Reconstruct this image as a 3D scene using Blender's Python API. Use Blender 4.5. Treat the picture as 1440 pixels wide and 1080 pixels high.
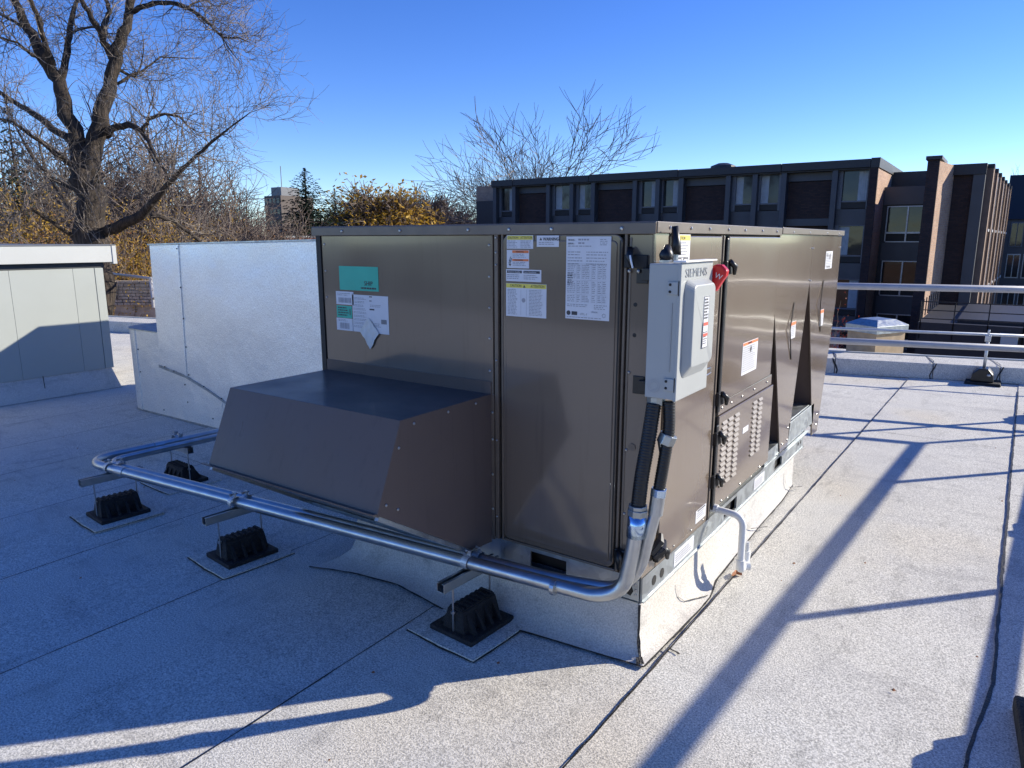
import bpy, bmesh, math, random
from mathutils import Vector, Matrix
S = bpy.context.scene
COL = S.collection
for o in list(bpy.data.objects):
    bpy.data.objects.remove(o)
R = math.radians
rnd = random.Random(7)

# ------------------------------------------------------------------ camera
PITCH, YAW = R(11.47), R(34.8)
CAM = Vector((1.055, -2.408, 1.65))
cam = bpy.data.cameras.new('camera'); camo = bpy.data.objects.new('camera', cam); COL.objects.link(camo)
camo.location = CAM
camo.rotation_euler = (R(90) - PITCH, 0, YAW)
cam.sensor_fit = 'HORIZONTAL'; cam.sensor_width = 36; cam.lens = 36 * 996 / 1440
cam.clip_start = 0.05; cam.clip_end = 6000
S.camera = camo

# ------------------------------------------------------------------ world, sun, exposure
SUN_AZ = math.atan2(0.67, 0.745)      # from +Y towards +X
SUN_EL = R(23.3)
w = bpy.data.worlds.new('World'); S.world = w; w.use_nodes = True
wn = w.node_tree; bg = wn.nodes['Background']
sky = wn.nodes.new('ShaderNodeTexSky'); sky.sky_type = 'NISHITA'; sky.sun_disc = False
sky.sun_elevation = SUN_EL; sky.sun_rotation = SUN_AZ
sky.altitude = 100; sky.air_density = 0.8; sky.dust_density = 0.0; sky.ozone_density = 3.5
hs_sky = wn.nodes.new('ShaderNodeHueSaturation'); hs_sky.inputs['Saturation'].default_value = 1.24; hs_sky.inputs['Value'].default_value = 1.0; hs_sky.inputs['Hue'].default_value = .520
wn.links.new(sky.outputs[0], hs_sky.inputs['Color']); wn.links.new(hs_sky.outputs[0], bg.inputs[0]); bg.inputs[1].default_value = 0.14
sl = bpy.data.lights.new('sun', 'SUN'); sl.energy = 5.0; sl.angle = R(0.55); sl.color = (1.0, 0.92, 0.77)
slo = bpy.data.objects.new('sun', sl); COL.objects.link(slo)
sd = Vector((math.sin(SUN_AZ) * math.cos(SUN_EL), math.cos(SUN_AZ) * math.cos(SUN_EL), math.sin(SUN_EL)))
slo.rotation_euler = sd.to_track_quat('Z', 'Y').to_euler(); slo.location = (20, 20, 30)
S.view_settings.view_transform = 'Standard'; S.view_settings.look = 'None'
S.view_settings.exposure = 0.68; S.view_settings.gamma = 1; S.view_settings.use_curve_mapping = False

FWD = Vector((-math.sin(YAW) * math.cos(PITCH), math.cos(YAW) * math.cos(PITCH), -math.sin(PITCH)))
RGT = Vector((math.cos(YAW), math.sin(YAW), 0)); UP = RGT.cross(FWD)
def at(px, py, t):
    return CAM + t * (FWD + RGT * ((px - 720) / 996) - UP * ((py - 540) / 996))

# ------------------------------------------------------------------ materials
def nd(nt, typ, **kw):
    n = nt.nodes.new(typ)
    for k, v in kw.items():
        setattr(n, k, v)
    return n
def newmat(name):
    m = bpy.data.materials.new(name); m.use_nodes = True
    return m, m.node_tree, m.node_tree.nodes['Principled BSDF']
def ramp(nt, src, stops):
    r = nd(nt, 'ShaderNodeValToRGB'); e = r.color_ramp.elements
    while len(e) < len(stops): e.new(0.5)
    for i, (p, c) in enumerate(stops):
        e[i].position = p; e[i].color = (*c, 1) if len(c) == 3 else c
    nt.links.new(src, r.inputs[0]); return r.outputs[0]
def noise(nt, scale, detail=3, rough=0.5, stretch=None, coord='Object'):
    tc = nd(nt, 'ShaderNodeTexCoord'); n = nd(nt, 'ShaderNodeTexNoise')
    n.inputs['Scale'].default_value = scale; n.inputs['Detail'].default_value = detail; n.inputs['Roughness'].default_value = rough
    if stretch:
        mp = nd(nt, 'ShaderNodeMapping'); mp.inputs['Scale'].default_value = stretch
        nt.links.new(tc.outputs[coord], mp.inputs[0]); nt.links.new(mp.outputs[0], n.inputs['Vector'])
    else:
        nt.links.new(tc.outputs[coord], n.inputs['Vector'])
    return n.outputs['Fac']
def mixc(nt, fac, a, b, mode='MIX'):
    m = nd(nt, 'ShaderNodeMix'); m.data_type = 'RGBA'; m.blend_type = mode
    for s, v in ((0, fac), (6, a), (7, b)):
        if isinstance(v, (tuple, list)): m.inputs[s].default_value = (*v, 1)
        elif isinstance(v, (int, float)): m.inputs[s].default_value = v
        else: nt.links.new(v, m.inputs[s])
    return m.outputs[2]
def bump(nt, h, strength, dist, prev=None):
    b = nd(nt, 'ShaderNodeBump'); b.inputs['Strength'].default_value = strength; b.inputs['Distance'].default_value = dist
    nt.links.new(h, b.inputs['Height'])
    if prev: nt.links.new(prev, b.inputs['Normal'])
    return b.outputs[0]
def simple(name, col, rough=0.5, metal=0, var=0.12, scale=12, bmp=0.0, bscale=60, coat=0):
    m, nt, p = newmat(name)
    n = noise(nt, scale, 4)
    lo = tuple(c * (1 - var) for c in col); hi = tuple(min(1, c * (1 + var)) for c in col)
    nt.links.new(ramp(nt, n, [(0.3, lo), (0.7, hi)]), p.inputs['Base Color'])
    p.inputs['Roughness'].default_value = rough; p.inputs['Metallic'].default_value = metal
    if coat: p.inputs['Coat Weight'].default_value = coat; p.inputs['Coat Roughness'].default_value = 0.1
    if bmp: nt.links.new(bump(nt, noise(nt, bscale, 3), bmp, 0.01), p.inputs['Normal'])
    return m

def mat_membrane(name, base=0.65, tint=(1, .978, .89), soft=0.0):
    m, nt, p = newmat(name)
    g1 = noise(nt, 150, 2, 0.8); g2 = noise(nt, 330, 1, 0.5)
    c = ramp(nt, g1, [(0.36, (base * .28, base * .29, base * .31)), (0.45, (base * .72,) * 3), (0.53, (base * 1.02,) * 3), (0.62, (min(1, base * 1.45),) * 3)])
    if soft: c = mixc(nt, soft, c, (base, base, base))
    c = mixc(nt, 0.35 * (1 - soft), c, ramp(nt, g2, [(0.35, (base * .55,) * 3), (0.6, (base * 1.15,) * 3)]))
    big = noise(nt, 1.1, 5, 0.62)
    c = mixc(nt, 1.0, c, ramp(nt, big, [(0.30, (.86, .86, .88)), (0.5, (.97, .965, .96)), (0.7, (1.0, 1.0, 1.0))]), 'MULTIPLY')
    st = noise(nt, 7, 6, 0.7, (1, .35, 1))
    c = mixc(nt, 1.0, c, ramp(nt, st, [(0.33, (.80, .80, .80)), (0.45, (1, 1, 1))]), 'MULTIPLY')
    warm = noise(nt, .55, 3, 0.5)
    c = mixc(nt, 1.0, c, ramp(nt, warm, [(0.52, (1, 1, 1)), (0.70, (1.0, .93, .82))]), 'MULTIPLY')
    sc_ = noise(nt, 16, 8, 0.8, (1, .45, 1))
    c = mixc(nt, 1.0, c, ramp(nt, sc_, [(0.30, (.45, .44, .43)), (0.36, (1, 1, 1))]), 'MULTIPLY')
    sm_ = noise(nt, 2.6, 6, 0.72, (.5, 1.6, 1))
    c = mixc(nt, 1.0, c, ramp(nt, sm_, [(0.36, (.84, .84, .85)), (0.46, (1, 1, 1)), (0.62, (1, 1, 1)), (0.72, (1.07, 1.06, 1.05))]), 'MULTIPLY')
    c = mixc(nt, 1.0, c, tint, 'MULTIPLY')
    nt.links.new(c, p.inputs['Base Color'])
    p.inputs['Roughness'].default_value = 0.85; p.inputs['Specular IOR Level'].default_value = 0.25
    b = bump(nt, g1, 0.5 * (1 - .6 * soft), 0.004); b = bump(nt, noise(nt, 3.2, 4), 0.25, 0.02, b)
    nt.links.new(b, p.inputs['Normal'])
    return m
def mat_paint(name, col, rough=0.15, wave=0.35, stretch=(.7, .7, 3.2), spec=.5, coat=.45):
    m, nt, p = newmat(name)
    n = noise(nt, 1.2, 3, 0.5)
    c = ramp(nt, n, [(0.3, tuple(x * .97 for x in col)), (0.7, tuple(x * 1.03 for x in col))])
    stk = noise(nt, 26, 5, .7, (1, 1, .06))
    c = mixc(nt, 1.0, c, ramp(nt, stk, [(0.30, (.88, .88, .89)), (0.45, (1, 1, 1)), (0.66, (1, 1, 1)), (0.76, (1.10, 1.09, 1.07))]), 'MULTIPLY')
    dst = noise(nt, 55, 6, .8)
    c = mixc(nt, 1.0, c, ramp(nt, dst, [(0.66, (1, 1, 1)), (0.74, (1.22, 1.21, 1.18))]), 'MULTIPLY')
    nt.links.new(c, p.inputs['Base Color'])
    nt.links.new(ramp(nt, noise(nt, 2.5, 4, .6, (1, 1, .3)), [(0.3, (rough * .8,) * 3), (0.75, (rough * 1.5,) * 3)]), p.inputs['Roughness'])
    p.inputs['Specular IOR Level'].default_value = spec
    p.inputs['Coat Weight'].default_value = coat; p.inputs['Coat Roughness'].default_value = 0.07; p.inputs['Coat IOR'].default_value = 1.6
    b = bump(nt, noise(nt, 1.0, 1, 0.3, stretch), wave, 0.02)
    nt.links.new(b, p.inputs['Normal']); nt.links.new(b, p.inputs['Coat Normal'])
    return m
def mat_metal(name, col, rough=0.4, spangle=30, bmp=0.1, metal=1.0, dist=0.002):
    m, nt, p = newmat(name)
    tc = nd(nt, 'ShaderNodeTexCoord'); v = nd(nt, 'ShaderNodeTexVoronoi'); v.inputs['Scale'].default_value = spangle
    nt.links.new(tc.outputs['Object'], v.inputs['Vector'])
    sep = nd(nt, 'ShaderNodeSeparateColor'); nt.links.new(v.outputs['Color'], sep.inputs[0])
    c = ramp(nt, sep.outputs[0], [(0, tuple(x * .86 for x in col)), (1, tuple(min(1, x * 1.1) for x in col))])
    big = noise(nt, 2.5, 5, .6)
    c = mixc(nt, 1.0, c, ramp(nt, big, [(0.3, (.84, .85, .87)), (0.65, (1, 1, 1))]), 'MULTIPLY')
    nt.links.new(c, p.inputs['Base Color']); p.inputs['Metallic'].default_value = metal
    nt.links.new(ramp(nt, sep.outputs[1], [(0, (rough * .85,) * 3), (1, (rough * 1.2,) * 3)]), p.inputs['Roughness'])
    nt.links.new(bump(nt, noise(nt, spangle * 2, 2), bmp, dist), p.inputs['Normal'])
    return m
def mat_duct(name):
    m, nt, p = newmat(name)
    tc = nd(nt, 'ShaderNodeTexCoord'); v = nd(nt, 'ShaderNodeTexVoronoi'); v.inputs['Scale'].default_value = 110
    nt.links.new(tc.outputs['Object'], v.inputs['Vector'])
    big = noise(nt, 1.6, 4, .55)
    c = ramp(nt, big, [(0.3, (.90, .86, .80)), (0.7, (1.0, .965, .90))])
    sp = noise(nt, 130, 3, .7, (1, 1, .5))
    c = mixc(nt, 1.0, c, ramp(nt, sp, [(0.34, (.80, .80, .80)), (0.5, (.96, .96, .96)), (0.62, (1.1, 1.1, 1.09))]), 'MULTIPLY')
    nt.links.new(c, p.inputs['Base Color']); p.inputs['Metallic'].default_value = 0.62
    p.inputs['Roughness'].default_value = 0.44
    b = bump(nt, v.outputs['Distance'], 0.5, 0.003)
    b = bump(nt, noise(nt, 30, 4, .7, (.6, .6, 1.3)), 0.16, 0.006, b)
    b = bump(nt, noise(nt, 5, 4, .6, (1, 1, .6)), 0.22, 0.03, b)
    b = bump(nt, noise(nt, 1.8, 3, .5), 0.6, 0.05, b)
    nt.links.new(b, p.inputs['Normal'])
    return m
def mat_brick(name, c1, c2, mortar, sc=1.0, dark=1.0):
    m, nt, p = newmat(name)
    tc = nd(nt, 'ShaderNodeTexCoord'); sx = nd(nt, 'ShaderNodeSeparateXYZ'); nt.links.new(tc.outputs['Object'], sx.inputs[0])
    ad = nd(nt, 'ShaderNodeMath', operation='ADD'); nt.links.new(sx.outputs[0], ad.inputs[0]); nt.links.new(sx.outputs[1], ad.inputs[1])
    cb = nd(nt, 'ShaderNodeCombineXYZ'); nt.links.new(ad.outputs[0], cb.inputs[0]); nt.links.new(sx.outputs[2], cb.inputs[1])
    b = nd(nt, 'ShaderNodeTexBrick'); nt.links.new(cb.outputs[0], b.inputs['Vector'])
    b.inputs['Color1'].default_value = (*c1, 1); b.inputs['Color2'].default_value = (*c2, 1); b.inputs['Mortar'].default_value = (*mortar, 1)
    b.inputs['Scale'].default_value = sc; b.inputs['Brick Width'].default_value = 0.22; b.inputs['Row Height'].default_value = 0.075
    b.inputs['Mortar Size'].default_value = 0.008; b.inputs['Bias'].default_value = -0.1
    c = mixc(nt, 1.0, b.outputs['Color'], ramp(nt, noise(nt, .7, 5, .65), [(0.3, (.75, .75, .75)), (0.7, (1.1, 1.1, 1.1))]), 'MULTIPLY')
    nt.links.new(c, p.inputs['Base Color']); p.inputs['Roughness'].default_value = 0.9
    iv = nd(nt, 'ShaderNodeMath', operation='SUBTRACT'); iv.inputs[0].default_value = 1; nt.links.new(b.outputs['Fac'], iv.inputs[1])
    nt.links.new(bump(nt, iv.outputs[0], 0.6, 0.01), p.inputs['Normal'])
    return m
def mat_glass(name):
    m, nt, p = newmat(name)
    nt.links.new(ramp(nt, noise(nt, .8, 3), [(0.35, (.012, .016, .02)), (0.7, (.03, .04, .045))]), p.inputs['Base Color'])
    p.inputs['Roughness'].default_value = 0.05; p.inputs['Specular IOR Level'].default_value = 0.32; p.inputs['Transmission Weight'].default_value = 0.0
    p.inputs['Coat Weight'].default_value = 0.08; p.inputs['Coat Roughness'].default_value = .03
    nt.links.new(bump(nt, noise(nt, 1.3, 2), 0.08, 0.05), p.inputs['Normal'])
    return m
def mat_bark(name, c1, c2, scale=13):
    m, nt, p = newmat(name)
    n = noise(nt, scale, 6, 0.75, (1, 1, .12))
    nt.links.new(ramp(nt, n, [(0.42, c1), (0.60, c2)]), p.inputs['Base Color']); p.inputs['Roughness'].default_value = 0.92
    nt.links.new(bump(nt, n, 1.0, 0.10), p.inputs['Normal'])
    return m
def mat_leaf(name, c1, c2, c3, trans=True):
    m, nt, p = newmat(name)
    n = noise(nt, 2.3, 5, .7)
    c = ramp(nt, n, [(0.3, c1), (0.5, c2), (0.7, c3)])
    nt.links.new(c, p.inputs['Base Color']); p.inputs['Roughness'].default_value = 0.7
    if trans:
        t = nd(nt, 'ShaderNodeBsdfTranslucent'); nt.links.new(c, t.inputs[0])
        mx = nd(nt, 'ShaderNodeMixShader'); mx.inputs[0].default_value = .35
        out = nt.nodes['Material Output']; nt.links.new(p.outputs[0], mx.inputs[1]); nt.links.new(t.outputs[0], mx.inputs[2]); nt.links.new(mx.outputs[0], out.inputs[0])
    return m

TAUPE = (.150, .117, .089)
M = dict(
    membrane=mat_membrane('white_granule_membrane'), membrane2=mat_membrane('cap_membrane', .56, (1, .975, .92), .6),
    bitumen=simple('bitumen', (.012, .011, .011), .55, 0, .3, 40, .8, 90),
    taupe=mat_paint('taupe_paint', TAUPE), taupe_plain=mat_paint('taupe_paint_hood', (.125, .094, .080), .34, .05, spec=.18, coat=.06),
    taupe_edge=simple('taupe_trim', tuple(x * 1.0 for x in TAUPE), .35), gasket=simple('dark_gasket', (.012, .011, .010), .6),
    galv=mat_metal('galvanised_sheet', (.44, .47, .48), .46, 28), rail=simple('galvanised_rail', (.52, .54, .55), .42, .7, .1, 14),
    conduit=simple('conduit_steel', (.47, .49, .50), .33, .95, .14, 10, .05, 40), zinc=simple('bright_zinc', (.50, .64, .82), .2, 1.0, .08, 20),
    strut=simple('strut_steel', (.40, .43, .44), .38, 1.0, .12, 18, .05, 60), duct=mat_duct('embossed_aluminium_jacket'),
    screw=simple('screw_zinc', (.42, .42, .42), .3, .9), black=simple('black_plastic', (.008, .008, .009), .38), rubber=simple('recycled_rubber', (.010, .010, .011), .72, 0, .5, 25, .9, 120),
    boxgrey=simple('grey_enamel', (.36, .375, .365), .38, 0, .03, 4), red=simple('red_vinyl', (.52, .008, .012), .3), white=simple('white_enamel', (.75, .75, .73), .4),
    pvc=simple('white_pvc', (.72, .72, .69), .35, 0, .04), clear=simple('clear_pvc', (.62, .62, .60), .2),
    label=simple('label_white', (.62, .63, .66), .45, 0, .04, 20), ink=simple('label_ink', (.05, .05, .055), .6), greyink=simple('label_fine_print', (.30, .30, .32), .6),
    yellow=simple('label_yellow', (.70, .60, .10), .5, 0, .04), orange=simple('label_orange', (.72, .18, .05), .5, 0, .04), green=simple('label_green', (.015, .42, .30), .45, 0, .05),
    redink=simple('label_red', (.65, .10, .06), .5), paper=simple('crumpled_paper', (.66, .66, .62), .8, 0, .06, 30, .4, 40),
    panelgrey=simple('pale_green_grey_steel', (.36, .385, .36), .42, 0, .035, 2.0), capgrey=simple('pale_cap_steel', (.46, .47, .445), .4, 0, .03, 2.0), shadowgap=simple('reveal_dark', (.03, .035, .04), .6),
    railwhite=simple('painted_rail', (.40, .40, .41), .45, .1, .08, 9),
    brickdark=mat_brick('dark_brick', (.060, .034, .029), (.034, .022, .022), (.030, .026, .026)),  # brick darkened in its colour for the faces in shade
    brickbrown=mat_brick('brown_brick', (.50, .31, .20), (.38, .22, .15), (.42, .36, .30)),  # lighter copy of the brick, for the building's sunlit faces
    brickred=mat_brick('red_brick', (.36, .12, .08), (.28, .10, .07), (.30, .25, .22)),
    facia=simple('dark_fascia_metal', (.016, .017, .021), .5), panelblue=simple('slate_panel', (.052, .056, .066), .5, 0, .1, 1.5),
    fin=simple('brown_fin', (.24, .155, .11), .8, 0, .15, 3), glass=mat_glass('window_glass'), curtain=simple('curtain_cloth', (.38, .42, .44), .9, 0, .12, 6), frame=simple('window_frame', (.11, .12, .14), .45),
    frameL=simple('aluminium_frame', (.30, .32, .35), .4, .6), stone=simple('pale_stone', (.44, .37, .30), .9, 0, .25, 6, .7, 20), wood=simple('plywood', (.42, .31, .19), .8, 0, .2, 8),
    asphalt=simple('asphalt', (.05, .05, .05), .9, 0, .25, 3), concrete=simple('concrete', (.30, .29, .27), .9, 0, .15, 3),
    bark=mat_bark('rough_bark', (.018, .014, .011), (.080, .060, .045)), twig=mat_bark('twig_bark', (.10, .082, .066), (.28, .24, .205), 3),
    twigfar=mat_bark('far_twig_bark', (.085, .062, .050), (.20, .155, .125), .8), needles=mat_leaf('spruce_needles', (.010, .022, .014), (.020, .042, .022), (.035, .06, .03), False),
    yleaf=mat_leaf('yellow_leaf', (.20, .11, .02), (.42, .25, .03), (.55, .36, .05)), oleaf=mat_leaf('russet_leaf', (.20, .08, .03), (.32, .14, .04), (.42, .22, .06)), rleaf=mat_leaf('red_leaf', (.20, .02, .02), (.30, .05, .03), (.2, .06, .02)),
    ground=simple('autumn_grass', (.085, .075, .035), .95, 0, .45, .35, .5, 3), leaf=simple('dry_leaf', (.30, .12, .05), .8),
)

# ------------------------------------------------------------------ geometry helpers
class MB:
    def __init__(s): s.v = []; s.f = []
    def add(s, vs, fs):
        n = len(s.v); s.v += [tuple(v) for v in vs]; s.f += [tuple(i + n for i in f) for f in fs]; return s
    def box(s, x0, x1, y0, y1, z0, z1):
        return s.add([(x0, y0, z0), (x1, y0, z0), (x1, y1, z0), (x0, y1, z0), (x0, y0, z1), (x1, y0, z1), (x1, y1, z1), (x0, y1, z1)],
                     [(0, 3, 2, 1), (4, 5, 6, 7), (0, 1, 5, 4), (1, 2, 6, 5), (2, 3, 7, 6), (3, 0, 4, 7)])
    def prism(s, poly, ax, a, b):
        P = lambda u, v, k: {'x': (k, u, v), 'y': (u, k, v), 'z': (u, v, k)}[ax]
        n = len(poly)
        return s.add([P(u, v, a) for u, v in poly] + [P(u, v, b) for u, v in poly],
                     [tuple(range(n))[::-1], tuple(range(n, 2 * n))] + [(i, (i + 1) % n, n + (i + 1) % n, n + i) for i in range(n)])
    def loft(s, a, b):
        n = len(a)
        return s.add(list(a) + list(b), [tuple(range(n))[::-1], tuple(range(n, 2 * n))] + [(i, (i + 1) % n, n + (i + 1) % n, n + i) for i in range(n)])
    def tube(s, pts, rad, sides=12, caps=True):
        pts = [Vector(p) for p in pts]; n = len(pts)
        if not isinstance(rad, (list, tuple)): rad = [rad] * n
        t = (pts[1] - pts[0]).normalized()
        u = t.orthogonal().normalized(); vs = []
        for i, p in enumerate(pts):
            if i == 0: tt = pts[1] - pts[0]
            elif i == n - 1: tt = pts[-1] - pts[-2]
            else: tt = (pts[i + 1] - p).normalized() + (p - pts[i - 1]).normalized()
            if tt.length < 1e-9: tt = t
            t = tt.normalized(); u = (u - t * u.dot(t))
            u = u.normalized() if u.length > 1e-6 else t.orthogonal().normalized()
            b = t.cross(u)
            for k in range(sides):
                a = 2 * math.pi * k / sides
                vs.append(p + (u * math.cos(a) + b * math.sin(a)) * rad[i])
        fs = []
        for i in range(n - 1):
            for k in range(sides):
                k2 = (k + 1) % sides
                fs.append((i * sides + k, i * sides + k2, (i + 1) * sides + k2, (i + 1) * sides + k))
        if caps: fs += [tuple(range(sides))[::-1], tuple(range((n - 1) * sides, n * sides))]
        return s.add(vs, fs)
    def disc(s, c, nrm, r, h, sides=8):
        c = Vector(c); nrm = Vector(nrm).normalized()
        return s.tube([c, c + nrm * h * .6, c + nrm * h], [r, r * .92, r * .45], sides)
ROOTLOC = {}
def fix_loc(parent):
    p = parent
    while p.parent: p = p.parent
    return ROOTLOC.get(p.name, Vector((0, 0, 0)))
def part(name, mb, mat, parent=None, bevel=0, smooth=False, label=None, stuff=False, seg=2, kind=None):
    off = fix_loc(parent) if parent else Vector((0, 0, 0))
    me = bpy.data.meshes.new(name)
    me.from_pydata([(v[0] - off.x, v[1] - off.y, v[2] - off.z) for v in mb.v], [], mb.f); me.update()
    me.materials.append(M[mat] if isinstance(mat, str) else mat)
    if smooth: me.polygons.foreach_set('use_smooth', [True] * len(me.polygons))
    o = bpy.data.objects.new(name, me); COL.objects.link(o)
    if parent: o.parent = parent
    if bevel:
        b = o.modifiers.new('bevel', 'BEVEL'); b.width = bevel; b.segments = seg; b.limit_method = 'ANGLE'; b.angle_limit = R(40)
        b.harden_normals = False
    if label: o['label'] = label
    if stuff: o['kind'] = 'stuff'
    if kind: o['kind'] = kind
    return o
def smooth_by_angle(o, deg=35):
    bm = bmesh.new(); bm.from_mesh(o.data)
    bmesh.ops.recalc_face_normals(bm, faces=bm.faces)
    for e in bm.edges:
        e.smooth = not (len(e.link_faces) == 2 and e.calc_face_angle(0) > R(deg))
    for f in bm.faces: f.smooth = True
    bm.to_mesh(o.data); bm.free(); return o
def thing(name, label, cat, loc=(0, 0, 0), group=None):
    o = bpy.data.objects.new(name, None); COL.objects.link(o); o.location = loc; o.empty_display_size = .1
    o['label'] = label; o['category'] = cat
    if group: o['group'] = group
    ROOTLOC[o.name] = Vector(loc); return o
def tag(o, label, cat, group=None):
    o['label'] = label; o['category'] = cat
    if group: o['group'] = group
    return o
def instance(root, loc, rz=0, sc=1, label=None, group=None):
    r = root.copy(); COL.objects.link(r); r.location = loc; r.rotation_euler = (0, 0, rz); r.scale = (sc,) * 3 if isinstance(sc, (int, float)) else sc
    if label: r['label'] = label
    if group: r['group'] = group
    def rec(src, dst):
        for ch in list(src.children):
            c = ch.copy(); COL.objects.link(c); c.parent = dst; rec(ch, c)
    rec(root, r); return r
def arc(a, b, c, n=8):
    """quadratic bend from a to c round corner b"""
    a, b, c = Vector(a), Vector(b), Vector(c)
    return [a * (1 - t) ** 2 + b * 2 * t * (1 - t) + c * t * t for t in [i / n for i in range(n + 1)]]
def fillet(pts, r, n=7):
    pts = [Vector(p) for p in pts]; out = [pts[0]]
    for i in range(1, len(pts) - 1):
        p = pts[i]; d0 = pts[i - 1] - p; d1 = pts[i + 1] - p
        k = min(r, d0.length * .49, d1.length * .49)
        out += arc(p + d0.normalized() * k, p, p + d1.normalized() * k, n)
    return out + [pts[-1]]

# ==================================================================  TERRAIN
GZ = -4.3
mb = MB(); N = 40
gv = []
for j in range(N + 1):
    for i in range(N + 1):
        f = lambda t: math.copysign(abs(t) ** 2.2, t) * 2500
        x = f(i / N * 2 - 1); y = f(j / N * 2 - 1); gv.append((x, y, GZ + .25 * math.sin(x * .11) * math.cos(y * .09)))
mb.add(gv, [(j * (N + 1) + i, j * (N + 1) + i + 1, (j + 1) * (N + 1) + i + 1, (j + 1) * (N + 1) + i) for j in range(N) for i in range(N)])
part('ground', mb, 'ground', kind='structure')
mb = MB().box(-60, 20, 14, 24, GZ + .1, GZ + .32)
part('courtyard_paving', mb, 'asphalt', kind='structure')

# ==================================================================  ROOF
PS = 0.2616                                # parapet line y = 7.29 + PS * x
py_ = lambda x: 7.29 + PS * x
roof = part('roof_deck', MB().loft([(-24, -12, -.35), (9, -12, -.35), (9, py_(9) + .55, -.35), (-24, py_(-24) + .55, -.35)],
                                   [(-24, -12, -.012), (9, -12, -.012), (9, py_(9) + .55, -.012), (-24, py_(-24) + .55, -.012)]), 'membrane', kind='structure')
wall = MB().loft([(-24, -12, GZ - .5), (9, -12, GZ - .5), (9, py_(9) + .52, GZ - .5), (-24, py_(-24) + .52, GZ - .5)],
                 [(-24, -12, -.36), (9, -12, -.36), (9, py_(9) + .52, -.36), (-24, py_(-24) + .52, -.36)])
part('building_wall_below', wall, 'brickbrown', kind='structure')

def ragged(pts, w0, w1, z=0.0, h=.004, step=.05, jit=.5, seed=1, nrm=None):
    """bitumen bleed-out: a thin strip with uneven width along a polyline"""
    r = random.Random(seed); P = [Vector(p) for p in pts]; L = []
    for a, b in zip(P, P[1:]):
        n = max(1, int((b - a).length / step))
        for i in range(n): L.append(a + (b - a) * (i / n))
    L.append(P[-1]); m = MB(); A = []; B = []
    wv = (w0 + w1) / 2; wob = 0
    for i, p in enumerate(L):
        t = (L[min(i + 1, len(L) - 1)] - L[max(i - 1, 0)]).normalized()
        s = (nrm or Vector((0, 0, 1))).cross(t).normalized()
        wv += (r.uniform(w0, w1) - wv) * jit; wob = wob * .7 + r.uniform(-1, 1) * w1 * .10
        up = (nrm or Vector((0, 0, 1))) * (z + h)
        A.append(p + s * (wob + wv * .5 * r.uniform(.7, 1.3)) + up); B.append(p + s * (wob - wv * .5 * r.uniform(.7, 1.3)) + up)
    n = len(L); m.v = [tuple(v) for v in A + B]
    m.f = [(i, n + i, n + i + 1, i + 1) for i in range(n - 1)]
    return m
seams = [-13.6, -12.7, -11.8, -10.85, -9.9, -8.95, -8.05, -7.12, -6.2, -5.38, -4.62, -3.70, -2.80, -1.90, -.87, .17, 1.26, 2.2, 3.15, 4.1, 5.05]
def seam_x(s, y):
    if abs(s - .17) < .01: return .135 + (y + .65) * .0155 if y > -.65 else .135 + (y + .65) * .03
    if abs(s - 1.26) < .01: return 1.172 + (y) * .0155 + (.06 if y > .6 else .10 * max(0, y) )
    return s + .012 * math.sin(y * .9 + s * 3)
ys = [-11.9 + i * .5 for i in range(42)]
for i in range(len(seams) - 1):
    a, b = seams[i], seams[i + 1]; m = MB(); A = []; B = []
    yy = [y for y in ys if y < py_(a) - .02] + [py_(a) - .01]
    for y in yy:
        yb = min(y, py_(b) - .01) if y < yy[-1] else py_(b) - .01
        A.append((seam_x(a, y) - .06, y, .0085)); B.append((seam_x(b, yb), yb, .0005))
    n = len(yy)
    lo = [(x, y, -.011) for x, y, z in A]
    m.add(A + B + lo, [(k, n + k, n + k + 1, k + 1) for k in range(n - 1)] + [(2 * n + k, k, k + 1, 2 * n + k + 1) for k in range(n - 1)])
    part('membrane_sheet', m, 'membrane', roof)
for s in seams[1:-1]:
    near = s > -.5
    yend = py_(s) - .02
    pts = [(seam_x(s, y) - .06 if 0 else seam_x(s, y) - .062, y, .0) for y in ys if y < yend]
    w0, w1 = (.004, .011) if near else (.0030, .008)
    if s > 1 and s < 1.5: w0, w1 = .007, .016
    part('seam', ragged(pts, w0, w1, .0085, .0012, .045, .45, int(s * 100) + 900), 'bitumen', roof)

for (xa, xb, y, sd) in ((-2.80, -1.90, 1.9, 1), (-4.62, -3.70, .45, 2), (-5.38, -4.62, -1.3, 3), (.17, 1.26, 4.35, 4), (-.87, .0, -1.62, 5), (-3.70, -2.80, -1.75, 6), (1.26, 2.2, 3.1, 7)):
    part('end_lap', ragged([(xa - .04, y, 0), ((xa + xb) / 2, y + .012, 0), (xb - .06, y - .006, 0)], .002, .006, .0088, .001, .05, .5, 700 + sd), 'bitumen', roof)
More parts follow.
